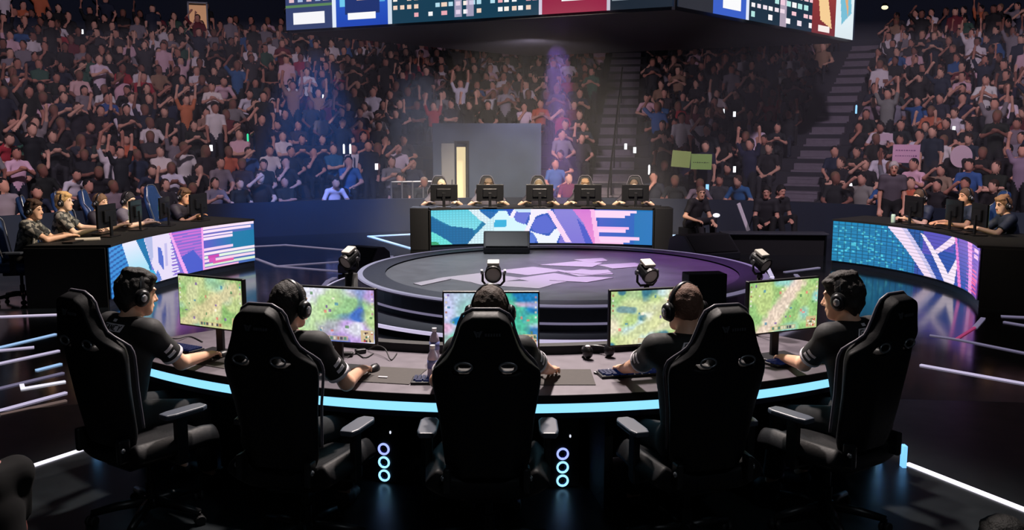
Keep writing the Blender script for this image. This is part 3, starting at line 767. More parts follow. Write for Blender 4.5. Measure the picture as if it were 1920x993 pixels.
# screen of the other side desk (u from the far end)
rr = Raster(170, 52, (58, 88, 178))
rr.rect(0, 0, .42, 1, (34, 138, 186), (38, 128, 190), 'u')
for k in range(90):
    q = random.Random(k); u, v = q.random() * .36, q.random(); rr.rect(u, v, u + .012, v + .04, (84, 206, 232))
rr.rect(.35, 0, .46, .4, (40, 92, 168)).rect(.46, 0, .67, .5, (92, 86, 190)).rect(.52, .35, .68, .8, (48, 84, 172))
g = ((np.arange(170) % 5 == 4)[None, :] | (np.arange(52) % 5 == 4)[:, None]) & (np.arange(170) < 75)[None, :]
rr.p[g] *= 0.78
rr.poly([(.26, 0), (.364, 0), (.56, 1), (.48, 1)], (248, 226, 250)).poly([(.335, 0), (.364, 0), (.56, 1), (.53, 1)], (206, 200, 240))
rr.poly([(.44, .05), (.465, .08), (.645, .84), (.69, 1), (.61, .99)], (250, 234, 252)).poly([(.635, .82), (.695, .44), (.705, .6), (.69, 1), (.64, .97)], (250, 234, 252))
rr.poly([(.53, .4), (.65, .0), (.68, .0), (.67, .14), (.555, .44)], (250, 226, 250))
rr.rect(.705, 0, .82, 1, (132, 96, 196), (56, 88, 178)).poly([(.672, 0), (.69, 0), (.755, 1), (.725, 1)], (238, 130, 214)).rect(.84, 0, 1, 1, (112, 84, 190), (128, 74, 172))
rr.poly([(.79, 0), (.845, 0), (.885, 1), (.835, 1), (.82, .5)], (246, 170, 232))
for k in range(14): rr.rect(.8, k / 14, .88, k / 14 + .025, (226, 116, 208), a=.6)
for v in (.07, .2): rr.rect(.885, v, .965, v + .075, (250, 196, 234))
for k, v in enumerate((.5, .58, .66, .74, .82, .9)): rr.rect(.87, v, .95 + .01 * (k % 3), v + .045, (246, 104, 168))
g = (np.arange(52) % 4 == 3); rr.p[g] *= 0.85


def led_desk(name, label, pts, out, depth, z0, z1, ras, flip, scr_label, end_u=None):
    """pts: three points of the screen foot; out: sign of the players' side"""
    c, r = circ3(*[(p[0], p[1]) for p in pts])
    an = [math.atan2(p[0] - c[0], -(p[1] - c[1])) for p in pts]
    while an[2] - an[0] > math.pi: an[2] -= 2 * math.pi
    while an[2] - an[0] < -math.pi: an[2] += 2 * math.pi
    path = arcpath(c, r, an[0], an[2], 40, out)
    t = thing(name, label, 'desk')
    MB().sweep(path, [(0.0, z1), (-0.03, z1 + 0.005), (-0.03, z1 + 0.035), (depth, z1 + 0.035), (depth, z1)]).build('desk_top', M_BLACK, t)
    MB().sweep(path, [(0.012, z0), (0.06, z0), (0.06, z1), (0.012, z1)]).build('screen_case', M_PLASTIC, t)
    MB().sweep(path, [(0.03, 0.0), (0.09, 0.0), (0.09, z0), (0.03, z0)]).build('plinth', mat('plinth navy', (18, 26, 42), 0.4), t)
    for x, y, nx, ny in (path[0], path[-1]):
        m = MB(); cx, cy = x + nx * (depth / 2 + 0.03), y + ny * (depth / 2 + 0.03)
        m.box((cx, cy, z1 / 2), (depth - 0.02, 0.04, z1), rz=math.atan2(ny, nx)); m.build('end_panel', M_BLACK, t)

    def P(u, v):
        k = u * 40; i = min(int(k), 39); f = k - i
        if flip: i = 39 - i; f = 1 - f
        q0, q1 = path[i], path[i + 1]
        return (q0[0] * (1 - f) + q1[0] * f - q0[2] * 0.002, q0[1] * (1 - f) + q1[1] * f - q0[3] * 0.002, z1 - v * (z1 - z0))
    o = picture_mesh('picture_screen', ras, P, t, M_SCREEN); o['label'] = scr_label
    return t, c, r, an


LZ0, LZ1 = 0.10, 0.755
DL = led_desk('screen_desk', 'curved black desk whose blue and pink picture screen ends in white bars', [un(203, 459, z=.79), un(340, 428, z=.79), un(475, 410, z=.79)], 1, 1.0, LZ0, LZ1, rl, False, 'curved screen of blue, white and pink shapes')
DR = led_desk('screen_desk', 'curved black desk whose picture screen starts in teal dots and ends in pink stripes', [un(1563, 410, z=.79), un(1709, 425, z=.79), un(1838, 460, z=.79)], 1, 1.0, LZ0, LZ1, rr, False, 'curved screen of teal dots, white strokes and pink stripes')
DB = led_desk('screen_desk', 'straight black desk behind the round stage with a wide blue, white and pink picture screen', [un(808, 391, z=.79), Vector((un(1016, 389, z=.79).x, un(1016, 389, z=.79).y + 0.10, 0)), un(1224, 391, z=.79)], 1, 0.9, LZ0, LZ1, rb, False, 'wide screen of cyan mosaic, white letters and pink bars')
for s, x in ((-1, un(785, 391, z=.79)), (1, un(1246, 391, z=.79))):
    m = MB(); m.box((x.x, x.y + 0.25, 0.40), (0.34, 0.45, 0.80))
    tag(m.build('flank_box', M_BLACK, bevel=0.01), 'black box closing the %s end of the back desk' % ('arrow strip' if s < 0 else 'technician'), 'box', 'black end boxes of the back desk')


# ------------------------------------------------------------------ chairs
def racing_chair(name, label, loc, rz, leather, group, detail=True, piping=M_PIPING, recline=9.0):
    t = thing(name, label, 'chair', loc, rz, group)
    H0, H = 0.52, 0.83
    prof = [(0.0, .150), (.06, .180), (.2, .192), (.38, .208), (.52, .230), (.60, .240), (.655, .234), (.70, .212), (.75, .180), (.80, .154), (.88, .130), (.94, .116), (.975, .096), (1.0, .055)]
    pv = [p[0] for p in prof]; pw = [p[1] for p in prof]
    nu, nv = (26, 44) if detail else (12, 18)
    tr = math.tan(R(recline))

    def surf(u, v):
        wd = float(np.interp(v, pv, pw)); au = abs(u)
        bol = 0.075 * max(0, (au - 0.45) / 0.55) ** 1.6 * (1.0 if v < 0.66 else max(0, 1 - (v - .66) / .10))
        y = -0.24 - tr * v * H + bol + 0.03 * math.sin(math.pi * min(v / .6, 1)) * (1 - u * u) * -0.5
        if v > .94: y += -0.15 * (v - .94)
        return Vector((u * wd, y, H0 + v * H * math.cos(R(recline))))
    vs = [surf(-1 + 2 * i / nu, j / nv) for j in range(nv + 1) for i in range(nu + 1)]
    fs = []; hole = set()
    for j in range(nv):
        for i in range(nu):
            um = abs(-1 + 2 * (i + .5) / nu); vm_ = (j + .5) / nv
            if detail and 0.30 < um < 0.64 and 0.665 < vm_ < 0.715: continue
            fs.append((j * (nu + 1) + i, j * (nu + 1) + i + 1, (j + 1) * (nu + 1) + i + 1, (j + 1) * (nu + 1) + i))
    m = MB(); m.add(vs, fs)
    bk = m.build('backrest', leather, t, smooth=True)
    so = bk.modifiers.new('thick', 'SOLIDIFY'); so.thickness = 0.085; so.offset = 0.0
    sb = bk.modifiers.new('round', 'SUBSURF'); sb.levels = 1; sb.render_levels = 1
    # piping round the outline of the shell
    out = [surf(-1, j / 30) for j in range(3, 31)] + [surf(-1 + 2 * i / 8, 1.0) for i in range(1, 8)] + [surf(1, j / 30) for j in range(30, 2, -1)]
    out = [p + Vector((0.006 * (1 if p.x > 0 else -1), 0.034, 0.012 if k in range(26, 38) else 0)) for k, p in enumerate(out)]
    MB().tube(out, 0.0075, 6).build('piping', piping, bk, smooth=True)
    if detail:
        for s in (-1, 1):
            c = surf(s * 0.47, 0.69); c.y -= 0.035
            e = [c + Vector((0.040 * math.cos(q) * 1.0, -0.012, 0.022 * math.sin(q))) for q in [2 * math.pi * k / 20 for k in range(20)]]
            MB().tube(e, 0.005, 6, closed=True).build('slot_trim', M_STEEL, bk, smooth=True)
        em = MB(); c = surf(0, .885); Y = c.y - 0.050
        for pts in (((-.055, .016), (-.044, .016), (-.034, -.008), (-.040, -.016)), ((-.013, .016), (-.024, .016), (-.034, -.008), (-.028, -.016)), ((-.041, .012), (-.027, .012), (-.034, -.002))):
            em.prism([(a, -b_) for a, b_ in pts], -0.003, 0.003, Matrix.Translation((0, Y, c.z)) @ Matrix.Rotation(math.pi / 2 + R(recline) * -1, 4, 'X') @ Matrix.Diagonal((1, -1, 1, 1)))
        for k in range(6): em.box((0.002 + k * 0.0125, Y, c.z - 0.002), (0.008, 0.006, 0.013))
        em.build('emblem', M_EMBLEM, bk)
    # seat cushion with side bolsters
    n1, n2 = (20, 18) if detail else (8, 8); vs = []; fs = []
    for j in range(n2 + 1):
        for i in range(n1 + 1):
            u = -1 + 2 * i / n1; v = j / n2
            z = 0.50 + 0.055 * max(0, (abs(u) - .5) / .5) ** 2 - 0.02 * max(0, (v - .8) / .2)
            wd = 0.27 * (1 - 0.10 * abs(v - .5) * 2)
            vs.append((u * wd, -0.25 + 0.52 * v, z))
    for j in range(n2):
        for i in range(n1): fs.append((j * (n1 + 1) + i, j * (n1 + 1) + i + 1, (j + 1) * (n1 + 1) + i + 1, (j + 1) * (n1 + 1) + i))
    se = MB().add(vs, fs).build('seat', leather, t, smooth=True)
    so = se.modifiers.new('thick', 'SOLIDIFY'); so.thickness = 0.11; so.offset = -1; sb = se.modifiers.new('round', 'SUBSURF'); sb.levels = 1; sb.render_levels = 1
    MB().box((0, -0.02, 0.372), (0.22, 0.34, 0.04)).build('tilt_mechanism', M_METAL, t, bevel=0.01)
    for s in (-1, 1):
        MB().box((s * 0.19, -0.27, 0.51), (0.035, 0.07, 0.13)).build('hinge_cover', M_PLASTIC, t, bevel=0.012)
        if detail: MB().sphere((s * 0.210, -0.285, 0.52), (0.010, 0.014, 0.014)).build('hinge_bolt', M_STEEL, t, smooth=True)
        a = MB(); a.box((s * 0.30, 0.0, 0.53), (0.035, 0.07, 0.26)); a.box((s * 0.22, 0.0, 0.395), (0.19, 0.06, 0.022))
        ar = a.build('armrest', M_PLASTIC, t, bevel=0.006)
        p = MB(); p.prism([(-.035, -.13), (.035, -.13), (.048, -.08), (.048, .09), (.03, .13), (-.03, .13), (-.048, .09), (-.048, -.08)], 0.655, 0.685, Matrix.Translation((s * 0.305, 0.02, 0)))
        p.build('arm_pad', M_PADTOP, ar, bevel=0.008)
    MB().lathe([(0, 0.10), (0.03, 0.10), (0.03, 0.22), (0.02, 0.22), (0.02, 0.36), (0, 0.36)], 16).build('gas_lift', M_METAL, t, smooth=False)
    MB().lathe([(0, 0.075), (0.05, 0.075), (0.055, 0.10), (0.04, 0.135), (0, 0.14)], 20).build('base_hub', M_METAL, t, smooth=True)
    for k in range(5):
        q = 2 * math.pi * k / 5 + 0.31
        dx, dy = math.cos(q), math.sin(q)
        lg = MB().tube([(dx * 0.03, dy * 0.03, 0.108), (dx * 0.17, dy * 0.17, 0.098), (dx * 0.31, dy * 0.31, 0.074)], [0.030, 0.026, 0.020], 8).build('leg', M_PLASTIC, t, smooth=True)
        cs = MB(); T = Matrix.Translation((dx * 0.31, dy * 0.31, 0.030)) @ Matrix.Rotation(q + 0.9, 4, 'Z') @ Matrix.Rotation(math.pi / 2, 4, 'X')
        for z in (-0.017, 0.017): cs.lathe([(0, z - 0.010), (0.026, z - 0.010), (0.030, z - 0.005), (0.030, z + 0.005), (0.026, z + 0.010), (0, z + 0.010)], 16, T)
        cs.tube([(dx * 0.31, dy * 0.31, 0.03), (dx * 0.31, dy * 0.31, 0.075)], 0.008, 6)
        cs.build('caster', M_BLACK, lg, smooth=False)
    return t


def copy_thing(o, loc, rz, label, group=None):
    c = o.copy(); COL.objects.link(c); c.location = loc; c.rotation_euler = (0, 0, rz); c['label'] = label
    if group: c['group'] = group
    for ch in list(o.children):
        d = ch.copy(); COL.objects.link(d); d.parent = c
        for g in ch.children:
            e = g.copy(); COL.objects.link(e); e.parent = d
    return c


# ------------------------------------------------------------------ game pictures
def game_raster(seed, base, mixes, hud=True, path=None):
    h, w_ = 54, 92
    r = Raster(w_, h, base)
    for k, (c, cells, lo, hi) in enumerate(mixes):
        n = noise2(h, w_, cells, seed * 31 + k); a = np.clip((n - lo) / (hi - lo), 0, 1)[..., None]
        r.p = r.p * (1 - a) + np.array(c, float) * a
    if path is not None:
        (x0, y0), (x1, y1), c, wd = path
        dx, dy = x1 - x0, y1 - y0; L = dx * dx + dy * dy
        t = np.clip(((r.U - x0) * dx + (r.V - y0) * dy) / L, 0, 1)
        dd = np.hypot(r.U - x0 - t * dx, (r.V - y0 - t * dy) * .6) + 0.06 * (noise2(h, w_, (12, 20), seed + 5) - .5)
        a = np.clip(1.5 - dd / wd, 0, 0.85)[..., None]; r.p = r.p * (1 - a) + np.array(c, float) * a
    q = random.Random(seed)
    for k in range(16):
        u, v = q.random(), q.random() * .85; c = q.choice([(236, 130, 120), (250, 240, 220), (80, 140, 170), (120, 90, 160), (90, 140, 90)])
        r.rect(u, v, u + .02 + .02 * q.random(), v + .03 + .03 * q.random(), c, a=.75)
    n = noise2(h, w_, (27, 46), seed + 77)[..., None]; r.p *= 0.88 + 0.24 * n
    if hud:
        r.rect(.32, .88, .68, .99, (196, 170, 120), a=.55)
        for k in range(8):
            u = .34 + k * .042; r.rect(u, .9, u + .03, .97, q.choice([(70, 80, 90), (150, 90, 70), (230, 220, 190), (80, 130, 110), (60, 60, 80)]), a=.85)
        r.rect(.84, .76, .99, .985, (210, 186, 140), a=.9)
        for k in range(14):
            u, v = .85 + .12 * q.random(), .78 + .17 * q.random(); r.rect(u, v, u + .02, v + .03, q.choice([(80, 60, 60), (240, 236, 220), (60, 110, 90), (190, 70, 70)]))
        for k in range(5): r.rect(.01, .06 + k * .09, .035, .10 + k * .09, q.choice([(220, 200, 170), (170, 110, 90), (240, 235, 230)]), a=.8)
        for k in range(5): r.rect(.965, .06 + k * .09, .99, .10 + k * .09, q.choice([(220, 200, 170), (190, 130, 150), (240, 235, 230)]), a=.8)
    return r


GREEN = (176, 204, 132)
GAMES = [
    game_raster(3, (188, 206, 140), [((140, 186, 112), (4, 6), .35, .7), ((206, 212, 160), (3, 5), .5, .8), ((160, 206, 176), (5, 4), .65, .9)], path=((.1, .95), (.85, .2), (222, 206, 160), .1)),
    game_raster(8, (150, 196, 140), [((190, 160, 220), (3, 4), .35, .62), ((226, 226, 240), (4, 5), .5, .75), ((70, 110, 190), (4, 6), .62, .8), ((186, 216, 150), (2, 4), .55, .8)], path=((.05, .85), (.5, .2), (190, 222, 160), .12)),
    game_raster(12, (150, 206, 196), [((90, 200, 160), (3, 5), .35, .6), ((196, 200, 236), (3, 4), .45, .7), ((30, 120, 180), (4, 5), .6, .75), ((226, 180, 214), (5, 5), .66, .82)], path=((.62, .05), (.8, .7), (78, 198, 156), .09)),
    game_raster(21, (186, 210, 140), [((150, 196, 130), (4, 6), .4, .7), ((200, 226, 226), (4, 5), .55, .8), ((60, 120, 140), (6, 8), .72, .85), ((234, 226, 196), (3, 4), .55, .85)], path=((.15, .95), (.75, .35), (214, 220, 160), .08)),
    game_raster(34, (190, 212, 138), [((150, 196, 124), (4, 5), .4, .7), ((150, 206, 196), (3, 5), .6, .85)], path=((.2, 1.0), (.7, .05), (244, 214, 204), .1)),
]


def monitor(label, loc, rz, ras, wd=0.535, hg=0.315, zc=1.09, base=DT, group='players monitors on the curved desk', lit=True, plain=False, sm=None):
    """screen faces local -Y"""
    t = thing('monitor', label, 'monitor', (loc[0], loc[1], base), rz, group); z = zc - base
    b = MB().box((0, 0.018, z), (wd + 0.02, 0.032, hg + 0.022)).build('case', M_PLASTIC, t, bevel=0.005)
    if lit: picture_mesh('screen', ras, lambda u, v: ((u - .5) * wd, -0.0005, z + (.5 - v) * hg), t, sm or M_SCREEN)
    MB().box((0, 0.05, z), (wd * .55, 0.04, hg * .55)).build('back_bulge', M_PLASTIC, t, bevel=0.012)
    s = MB(); s.box((0, 0.075, z / 2), (0.055, 0.025, z)); s.build('stand_column', M_PLASTIC, t, bevel=0.004)
    s = MB(); s.prism([(-.12, -.06), (.12, -.06), (.14, .14), (-.14, .14)], 0.0, 0.014); s.build('stand_foot', M_PLASTIC, t, bevel=0.004)
    return t


# ------------------------------------------------------------------ front desk: chairs, monitors, computers, things on the desk
# the five seats in order along the desk: head place, chair head place
SEATS = [dict(head=(-2.15, 5.10), chair=(-2.25, 4.50), crz=-34, prz=-33, mon=(-1.91, 5.61), mrz=-27),
         dict(head=(-1.183, 4.72), chair=(-1.20, 4.12), crz=-17, prz=-14, mon=(-1.06, 5.22), mrz=-15),
         dict(head=(-0.113, 4.57), chair=(-0.12, 3.99), crz=0, prz=2, mon=(-0.12, 5.06), mrz=0),
         dict(head=(0.905, 4.66), chair=(1.02, 4.10), crz=16, prz=14, mon=(0.83, 5.17), mrz=14),
         dict(head=(1.85, 4.98), chair=(1.96, 4.43), crz=33, prz=33, mon=(1.69, 5.51), mrz=24)]
chair_labels = ['black racing chair of the profile player at the blue post desk end, turned three quarters', 'black racing chair in front of the green and violet game monitor, second along the desk', 'black racing chair at the middle of the desk, squarely from behind, between pale armrests', 'black racing chair behind the player with short brown hair, fourth along the desk', 'black racing chair nearest the bright strip, beside the player before the pink stripes']
base_chair = None
for i, q in enumerate(SEATS):
    a = R(q['crz']); rz = R(q['crz'])
    # the head of the chair lies 0.385 behind its origin
    off = Matrix.Rotation(rz, 3, 'Z') @ Vector((0, -0.40, 0))
    loc = (q['chair'][0] - off.x, q['chair'][1] - off.y, 0)
    if base_chair is None: base_chair = racing_chair('racing_chair', chair_labels[0], loc, rz, M_LEATHER, 'racing chairs at the curved desk')
    else: copy_thing(base_chair, loc, rz, chair_labels[i])

mon_labels = ['monitor with a pale green game map beside the profile player', 'monitor with a violet and green game map behind the second player', 'monitor with a teal and mint game map behind the middle player', 'monitor with a yellow green game map beside the brown haired player', 'monitor with a pink path on green before the pink striped screen']
for i, q in enumerate(SEATS):
    monitor(mon_labels[i], q['mon'], R(q['mrz']), GAMES[i])

P_LABEL = ['person in black jersey with white word on the back, in profile, reaching to a mouse', 'person in black jersey and headset, hair dark, at the violet and green game monitor', 'person in black jersey seated squarely from behind at the middle of the desk', 'person in black jersey with short brown hair and headset at the yellow green monitor', 'person in black jersey, white back lettering and sleeve bands, turned to pink path monitor']
H_LABEL = ['black headset on the profile player with silver cup badge', 'black headset on the second player along the desk', 'black headset on the middle player seen squarely from behind', 'black headset on the player with short brown hair', 'black headset with silver band on the player before the pink striped screen']
HANDS = [((-1.855, 5.46), (-2.26, 5.66)), ((-0.845, 5.09), (-1.37, 5.10)), ((0.245, 5.10), (-0.43, 5.02)), ((1.20, 5.12), (0.63, 5.14)), ((2.04, 5.38), (1.65, 5.38))]
HEADT = [1.45, 1.425, 1.435, 1.44, 1.455]
HAIRS = [((20, 16, 15), 'full'), ((24, 18, 16), 'short'), ((58, 42, 33), 'short'), ((104, 74, 60), 'buzz'), ((30, 24, 22), 'full')]
TURN = [(-14, 10), (-10, 4), (0, 6), (8, 4), (20, 10)]
players = []
for i, q in enumerate(SEATS):
    rz = R(q['prz']); Rz = Matrix.Rotation(rz, 3, 'Z')
    lean = 13; seat = 0.485; torso = 0.525
    off = Rz @ Vector((0, math.sin(R(lean)) * (torso + .10) + 0.03, 0))
    loc = Vector((q['head'][0] - off.x, q['head'][1] - off.y, 0))
    inv = Rz.inverted()
    def L(p, z): return inv @ Vector((p[0] - loc.x, p[1] - loc.y, z))
    rh, lh = HANDS[i]
    # wrists lie behind the knuckles
    def wrist(p, s):
        k = L(p, DT + 0.052); sh_ = Vector((s * .18, .1, 1.0)); d = Vector((k.x - sh_.x, k.y - sh_.y, 0)).normalized()
        return k - d * 0.075
    o, info = make_person(P_LABEL[i], loc, rz, seat=seat, lean=lean, torso=torso, yaw=TURN[i][0], pitch=TURN[i][1], rh=wrist(rh, 1), lh=wrist(lh, -1),
                          relbow=(0.95 if i == 2 else 0.55, -0.35, -1.0), lelbow=(-0.7 if i in (2, 3) else -0.55, -0.35, -1.0), tone=(236, 184, 154), hair=HAIRS[i][0], hair_style=HAIRS[i][1], vox=0.0068,
                          width=0.94 if i == 2 else 1.04, jersey=M_JERSEY, collar=mat('collar mauve', (86, 62, 84), 0.7), cuffs=M_WHITE, headset=M_HEADSET, headset_label=H_LABEL[i], group='players at the curved desk', headset_group='headsets at the curved desk')
    players.append((o, info, loc, rz))
    jo = [c for c in o.children if c.name.startswith('jersey')][0]
    up, fw, hip, nb, tz = info['up'], info['fw'], info['hip'], info['nb'], info['torso']

    bvh = BVHTree.FromPolygons([v.co.copy() for v in jo.data.vertices], [tuple(f.vertices) for f in jo.data.polygons])

    def on_back(x, s):       # a point on the back of the jersey: x across, s along the spine 0..1
        p = hip + up * (s * tz) + Vector((x, 0, 0))
        h = bvh.ray_cast(p - fw * 0.5, fw)[0]
        return (h if h is not None else p - fw * 0.12) - fw * 0.003
    if True:
        # white word on the shoulders: a slanted block of dark strokes on a white ground
        n = 5; x0, x1 = (-0.115, 0.055) if i == 0 else (-0.06, 0.11) if i == 4 else (-0.085, 0.085); wm = MB()
        s0, s1 = (0.86, 0.945)
        N = 14
        for k in range(N):
            pts = []
            for xx, ss in ((x0 + (x1 - x0) * k / N, s0), (x0 + (x1 - x0) * (k + 1) / N, s0), (x0 + (x1 - x0) * (k + 1) / N, s1), (x0 + (x1 - x0) * k / N, s1)):
                pts.append(on_back(xx + (ss - s0) * 0.25, ss))
            wm.add(pts + [p - fw * 0.002 for p in pts], [(0, 1, 2, 3), (4, 7, 6, 5), (0, 4, 5, 1), (1, 5, 6, 2), (2, 6, 7, 3), (3, 7, 4, 0)])
        pr = wm.build('jersey_word', M_WHITE, jo)
        gl = MB()
        glyphs = ([(0, 0, 0, 1), (0, 1, 1, 1), (0, 0, 1, 0), (1, 0, 1, .5), (.5, .5, 1, .5)], [(0, 0, .5, 1), (.5, 1, 1, 0), (.25, .4, .75, .4)], [(0, 0, 0, 1), (0, 1, 1, 0), (1, 0, 1, 1)], [(1, 1, 0, 1), (0, 1, 0, 0), (0, 0, 1, 0)], [(0, 1, .5, .5), (1, 1, .5, .5), (.5, .5, .5, 0)])
        for gi, G_ in enumerate(glyphs):
            for a_, b_, c_, d_ in G_:
                def gp(gx, gy): 
                    ss = s0 + (s1 - s0) * (0.18 + 0.64 * gy); xx = x0 + 0.012 + gi * 0.0318 + gx * 0.020
                    return on_back(xx + (ss - s0) * 0.25, ss) - fw * 0.0035
                gl.tube([gp(a_, b_), gp(c_, d_)], 0.0024, 5)
        gl.build('lettering', M_JERSEY, pr)
        bm_ = MB(); pts = [on_back(x, s_) for x, s_ in ((x0 * .3 + x1 * .3 - .015, .965), (x0 * .3 + x1 * .3 + .015, .965), (x0 * .3 + x1 * .3 + .015, .995), (x0 * .3 + x1 * .3 - .015, .995))]
        bm_.add(pts + [p - fw * 0.002 for p in pts], [(0, 1, 2, 3), (4, 7, 6, 5), (0, 4, 5, 1), (1, 5, 6, 2), (2, 6, 7, 3), (3, 7, 4, 0)]); bm_.build('jersey_badge', M_WHITE, jo)
    for s in (-1, 1):
        a_, el, wr = info['arms'][s]; d = (el - a_).normalized(); qm = d.to_track_quat('Z', 'Y').to_matrix().to_4x4()
        for k, t_ in enumerate((0.125, 0.165)):
            c_ = a_ + d * t_; M = Matrix.Translation(c_) @ qm
            ou = qm.to_3x3().inverted() @ Vector((s * 1.0, -0.55, 0.25)); an_ = math.atan2(ou.y, ou.x)
            rad = 0.0668 - 0.003 * (t_ / .2)
            MB().lathe([(rad, -0.010), (rad + 0.0025, -0.010), (rad + 0.0025, 0.010), (rad, 0.010)], 8, M, an_ - 0.5 + .2 * k, an_ + 0.4 + .1 * k).build('sleeve_band', M_WHITE, jo, smooth=False)

# keyboards, mice, pads
def keyboard(label, loc, rz):
    t = thing('keyboard', label, 'keyboard', (loc[0], loc[1], DT + 0.001), rz, 'keyboards on the curved desk')
    b = MB(); b.prism([(-.19, -.065), (.19, -.065), (.19, .065), (-.19, .065)], 0.0, 0.016); b.build('case', M_PLASTIC, t, bevel=0.004)
    k = MB()
    for r_ in range(5):
        for c_ in range(16 if r_ != 4 else 8):
            wx = 0.0205 if r_ != 4 else 0.041
            k.box((-.168 + (c_ + (.5 if r_ == 4 else 0)) * (0.0224 if r_ != 4 else 0.0448), .046 - r_ * .023, 0.021), (wx * .86, 0.019, 0.010))
    k.build('keys', mat('key caps blue lit', (20, 28, 60), 0.4, emit=(10, 22, 60), es=0.5), t, bevel=0.0)
    return t


def mouse(label, loc, rz):
    t = thing('mouse', label, 'mouse', (loc[0], loc[1], DT + 0.005), rz, 'mice on the curved desk')
    MB().lathe([(0.0, 0.036), (0.016, 0.034), (0.027, 0.024), (0.031, 0.010), (0.030, 0.0), (0, 0)], 20, Matrix.Diagonal((1, 1.85, 1, 1))).build('shell', M_PLASTIC, t, smooth=True)
    MB().tube([(0, 0.036, 0.030), (0, 0.048, 0.025)], 0.005, 8).build('wheel', M_EMBLEM, t)
    return t


def pad(label, loc, rz, sx=0.36, sy=0.32):
    m = MB().box((0, 0, 0.002), (sx, sy, 0.004)); o = m.build('mouse_pad', mat('mouse pad taupe', (66, 62, 60), 0.85, noise=0.05), None, bevel=0.0015)
    o.location = (loc[0], loc[1], DT + 0.0005); o.rotation_euler = (0, 0, rz)
    return tag(o, label, 'mouse pad', 'mouse pads on the curved desk')


kb = [(-2.20, 5.78, -30), (-1.32, 5.10, -14), (-0.38, 4.98, 0), (0.69, 5.14, 12), (1.74, 5.42, 26)]
wh = ['beside the profile player', 'under the violet and green monitor', 'under the middle monitor', 'under the hand of the brown haired player', 'under the pink path monitor']
for (x, y, a), l in zip(kb, wh): keyboard('blue lit black keyboard ' + l, (x, y), R(a))
ms = [(-1.83, 5.56, -30), (-0.82, 5.22, -14), (0.21, 5.185, 0), (1.18, 5.24, 14), (2.06, 5.50, 30)]
wh2 = ['held by the profile player', 'held by the second player along the desk', 'held by the middle player', 'by the brown haired player', 'by the player before the pink stripes']
for (x, y, a), l in zip(ms, wh2): mouse('black mouse ' + l, (x, y), R(a)); 
pads = [(-1.80, 5.50, -28), (-0.71, 5.12, -12), (0.30, 5.08, 0), (1.22, 5.20, 14), (2.06, 5.47, 28)]
for (x, y, a), l in zip(pads, wh2): pad('dark taupe mouse pad under the mouse ' + l, (x, y), R(a), 0.34, 0.34)

# drinking bottles, phone, loose gear on the desk
def bottle(label, loc):
    t = thing('water_bottle', label, 'bottle', (loc[0], loc[1], DT), 0, 'water bottles on the curved desk')
    MB().lathe([(0, 0.002), (0.026, 0), (0.031, 0.006), (0.031, 0.05), (0.029, 0.06), (0.031, 0.07), (0.031, 0.13), (0.026, 0.155), (0.013, 0.18), (0.013, 0.192), (0, 0.192)], 20).build('body', mat('bottle plastic clear', (206, 198, 222), 0.2, trans=0.15), t, smooth=True)
    MB().lathe([(0.0315, 0.075), (0.0318, 0.075), (0.0318, 0.125), (0.0315, 0.125)], 20).build('wrapper', mat('bottle wrapper', (120, 130, 190), 0.4), t, smooth=True)
    MB().lathe([(0, 0.187), (0.015, 0.187), (0.015, 0.208), (0, 0.208)], 16).build('cap', mat('bottle cap white', (240, 240, 245), 0.4), t)


p = un(815, 676, z=DT); bottle('clear water bottle with white cap beside the middle chair', (p.x, p.y))
p = un(811, 716, z=DT); bottle('clear water bottle at the front edge beside the middle player elbow', (p.x, p.y + 0.03))
p = un(1133, 699, z=DT); t = thing('phone', 'white phone lying flat by the keyboard of the brown haired player', 'phone', (p.x, p.y, DT + 0.001), R(-52))
MB().box((0, 0, 0.005), (0.055, 0.125, 0.010)).build('phone_case', M_PLASTIC, t, bevel=0.003); MB().box((0, 0, 0.0105), (0.05, 0.118, 0.001)).build('screen', M_WHITE, t)
p = un(718, 709, z=DT); o = MB().box((0, 0, 0.004), (0.055, 0.016, 0.006)).build('white_tag', M_WHITE, None); o.location = (p.x, p.y, DT + 0.004); o.rotation_euler = (0, 0, R(-12)); tag(o, 'small white tag on the mouse pad of the second player', 'tag')
p = un(1122, 672, z=DT)
hs = thing('spare_headset', 'black headset with silver fittings lying on the desk by the phone', 'headphones', (p.x, p.y + 0.02, DT + 0.045), R(20))
MB().tube([(0.085 * math.cos(q), 0.02 + 0.11 * math.sin(q), 0.0) for q in [math.pi * i / 16 for i in range(17)]], 0.011, 8).build('headband', M_HEADSET, hs, smooth=True)
for s in (-1, 1):
    e = MB().sphere((s * 0.075, -0.005, 0.0), (0.032, 0.045, 0.042)).build('ear_cup', M_HEADSET, hs, smooth=True)
    MB().sphere((s * 0.078, -0.012, 0.038), (0.016, 0.018, 0.008)).build('cup_badge', M_WHITE, e, smooth=True)


def cable(label, pts, r=0.004, m=None):
    P = [un(u, v, z=DT) + Vector((0, 0, h)) for u, v, h in pts]; Q = []
    for i in range(len(P) - 1):
        a0 = P[max(i - 1, 0)]; a1 = P[i]; a2 = P[i + 1]; a3 = P[min(i + 2, len(P) - 1)]
        for k in range(6):
            t_ = k / 6; Q.append(0.5 * ((2 * a1) + (-a0 + a2) * t_ + (2 * a0 - 5 * a1 + 4 * a2 - a3) * t_ * t_ + (-a0 + 3 * a1 - 3 * a2 + a3) * t_ ** 3))
    Q.append(P[-1]); return tag(MB().tube(Q, r, 6).build('cable', m or M_BLACK, None, smooth=True), label, 'cable', 'loose cables on the curved desk')


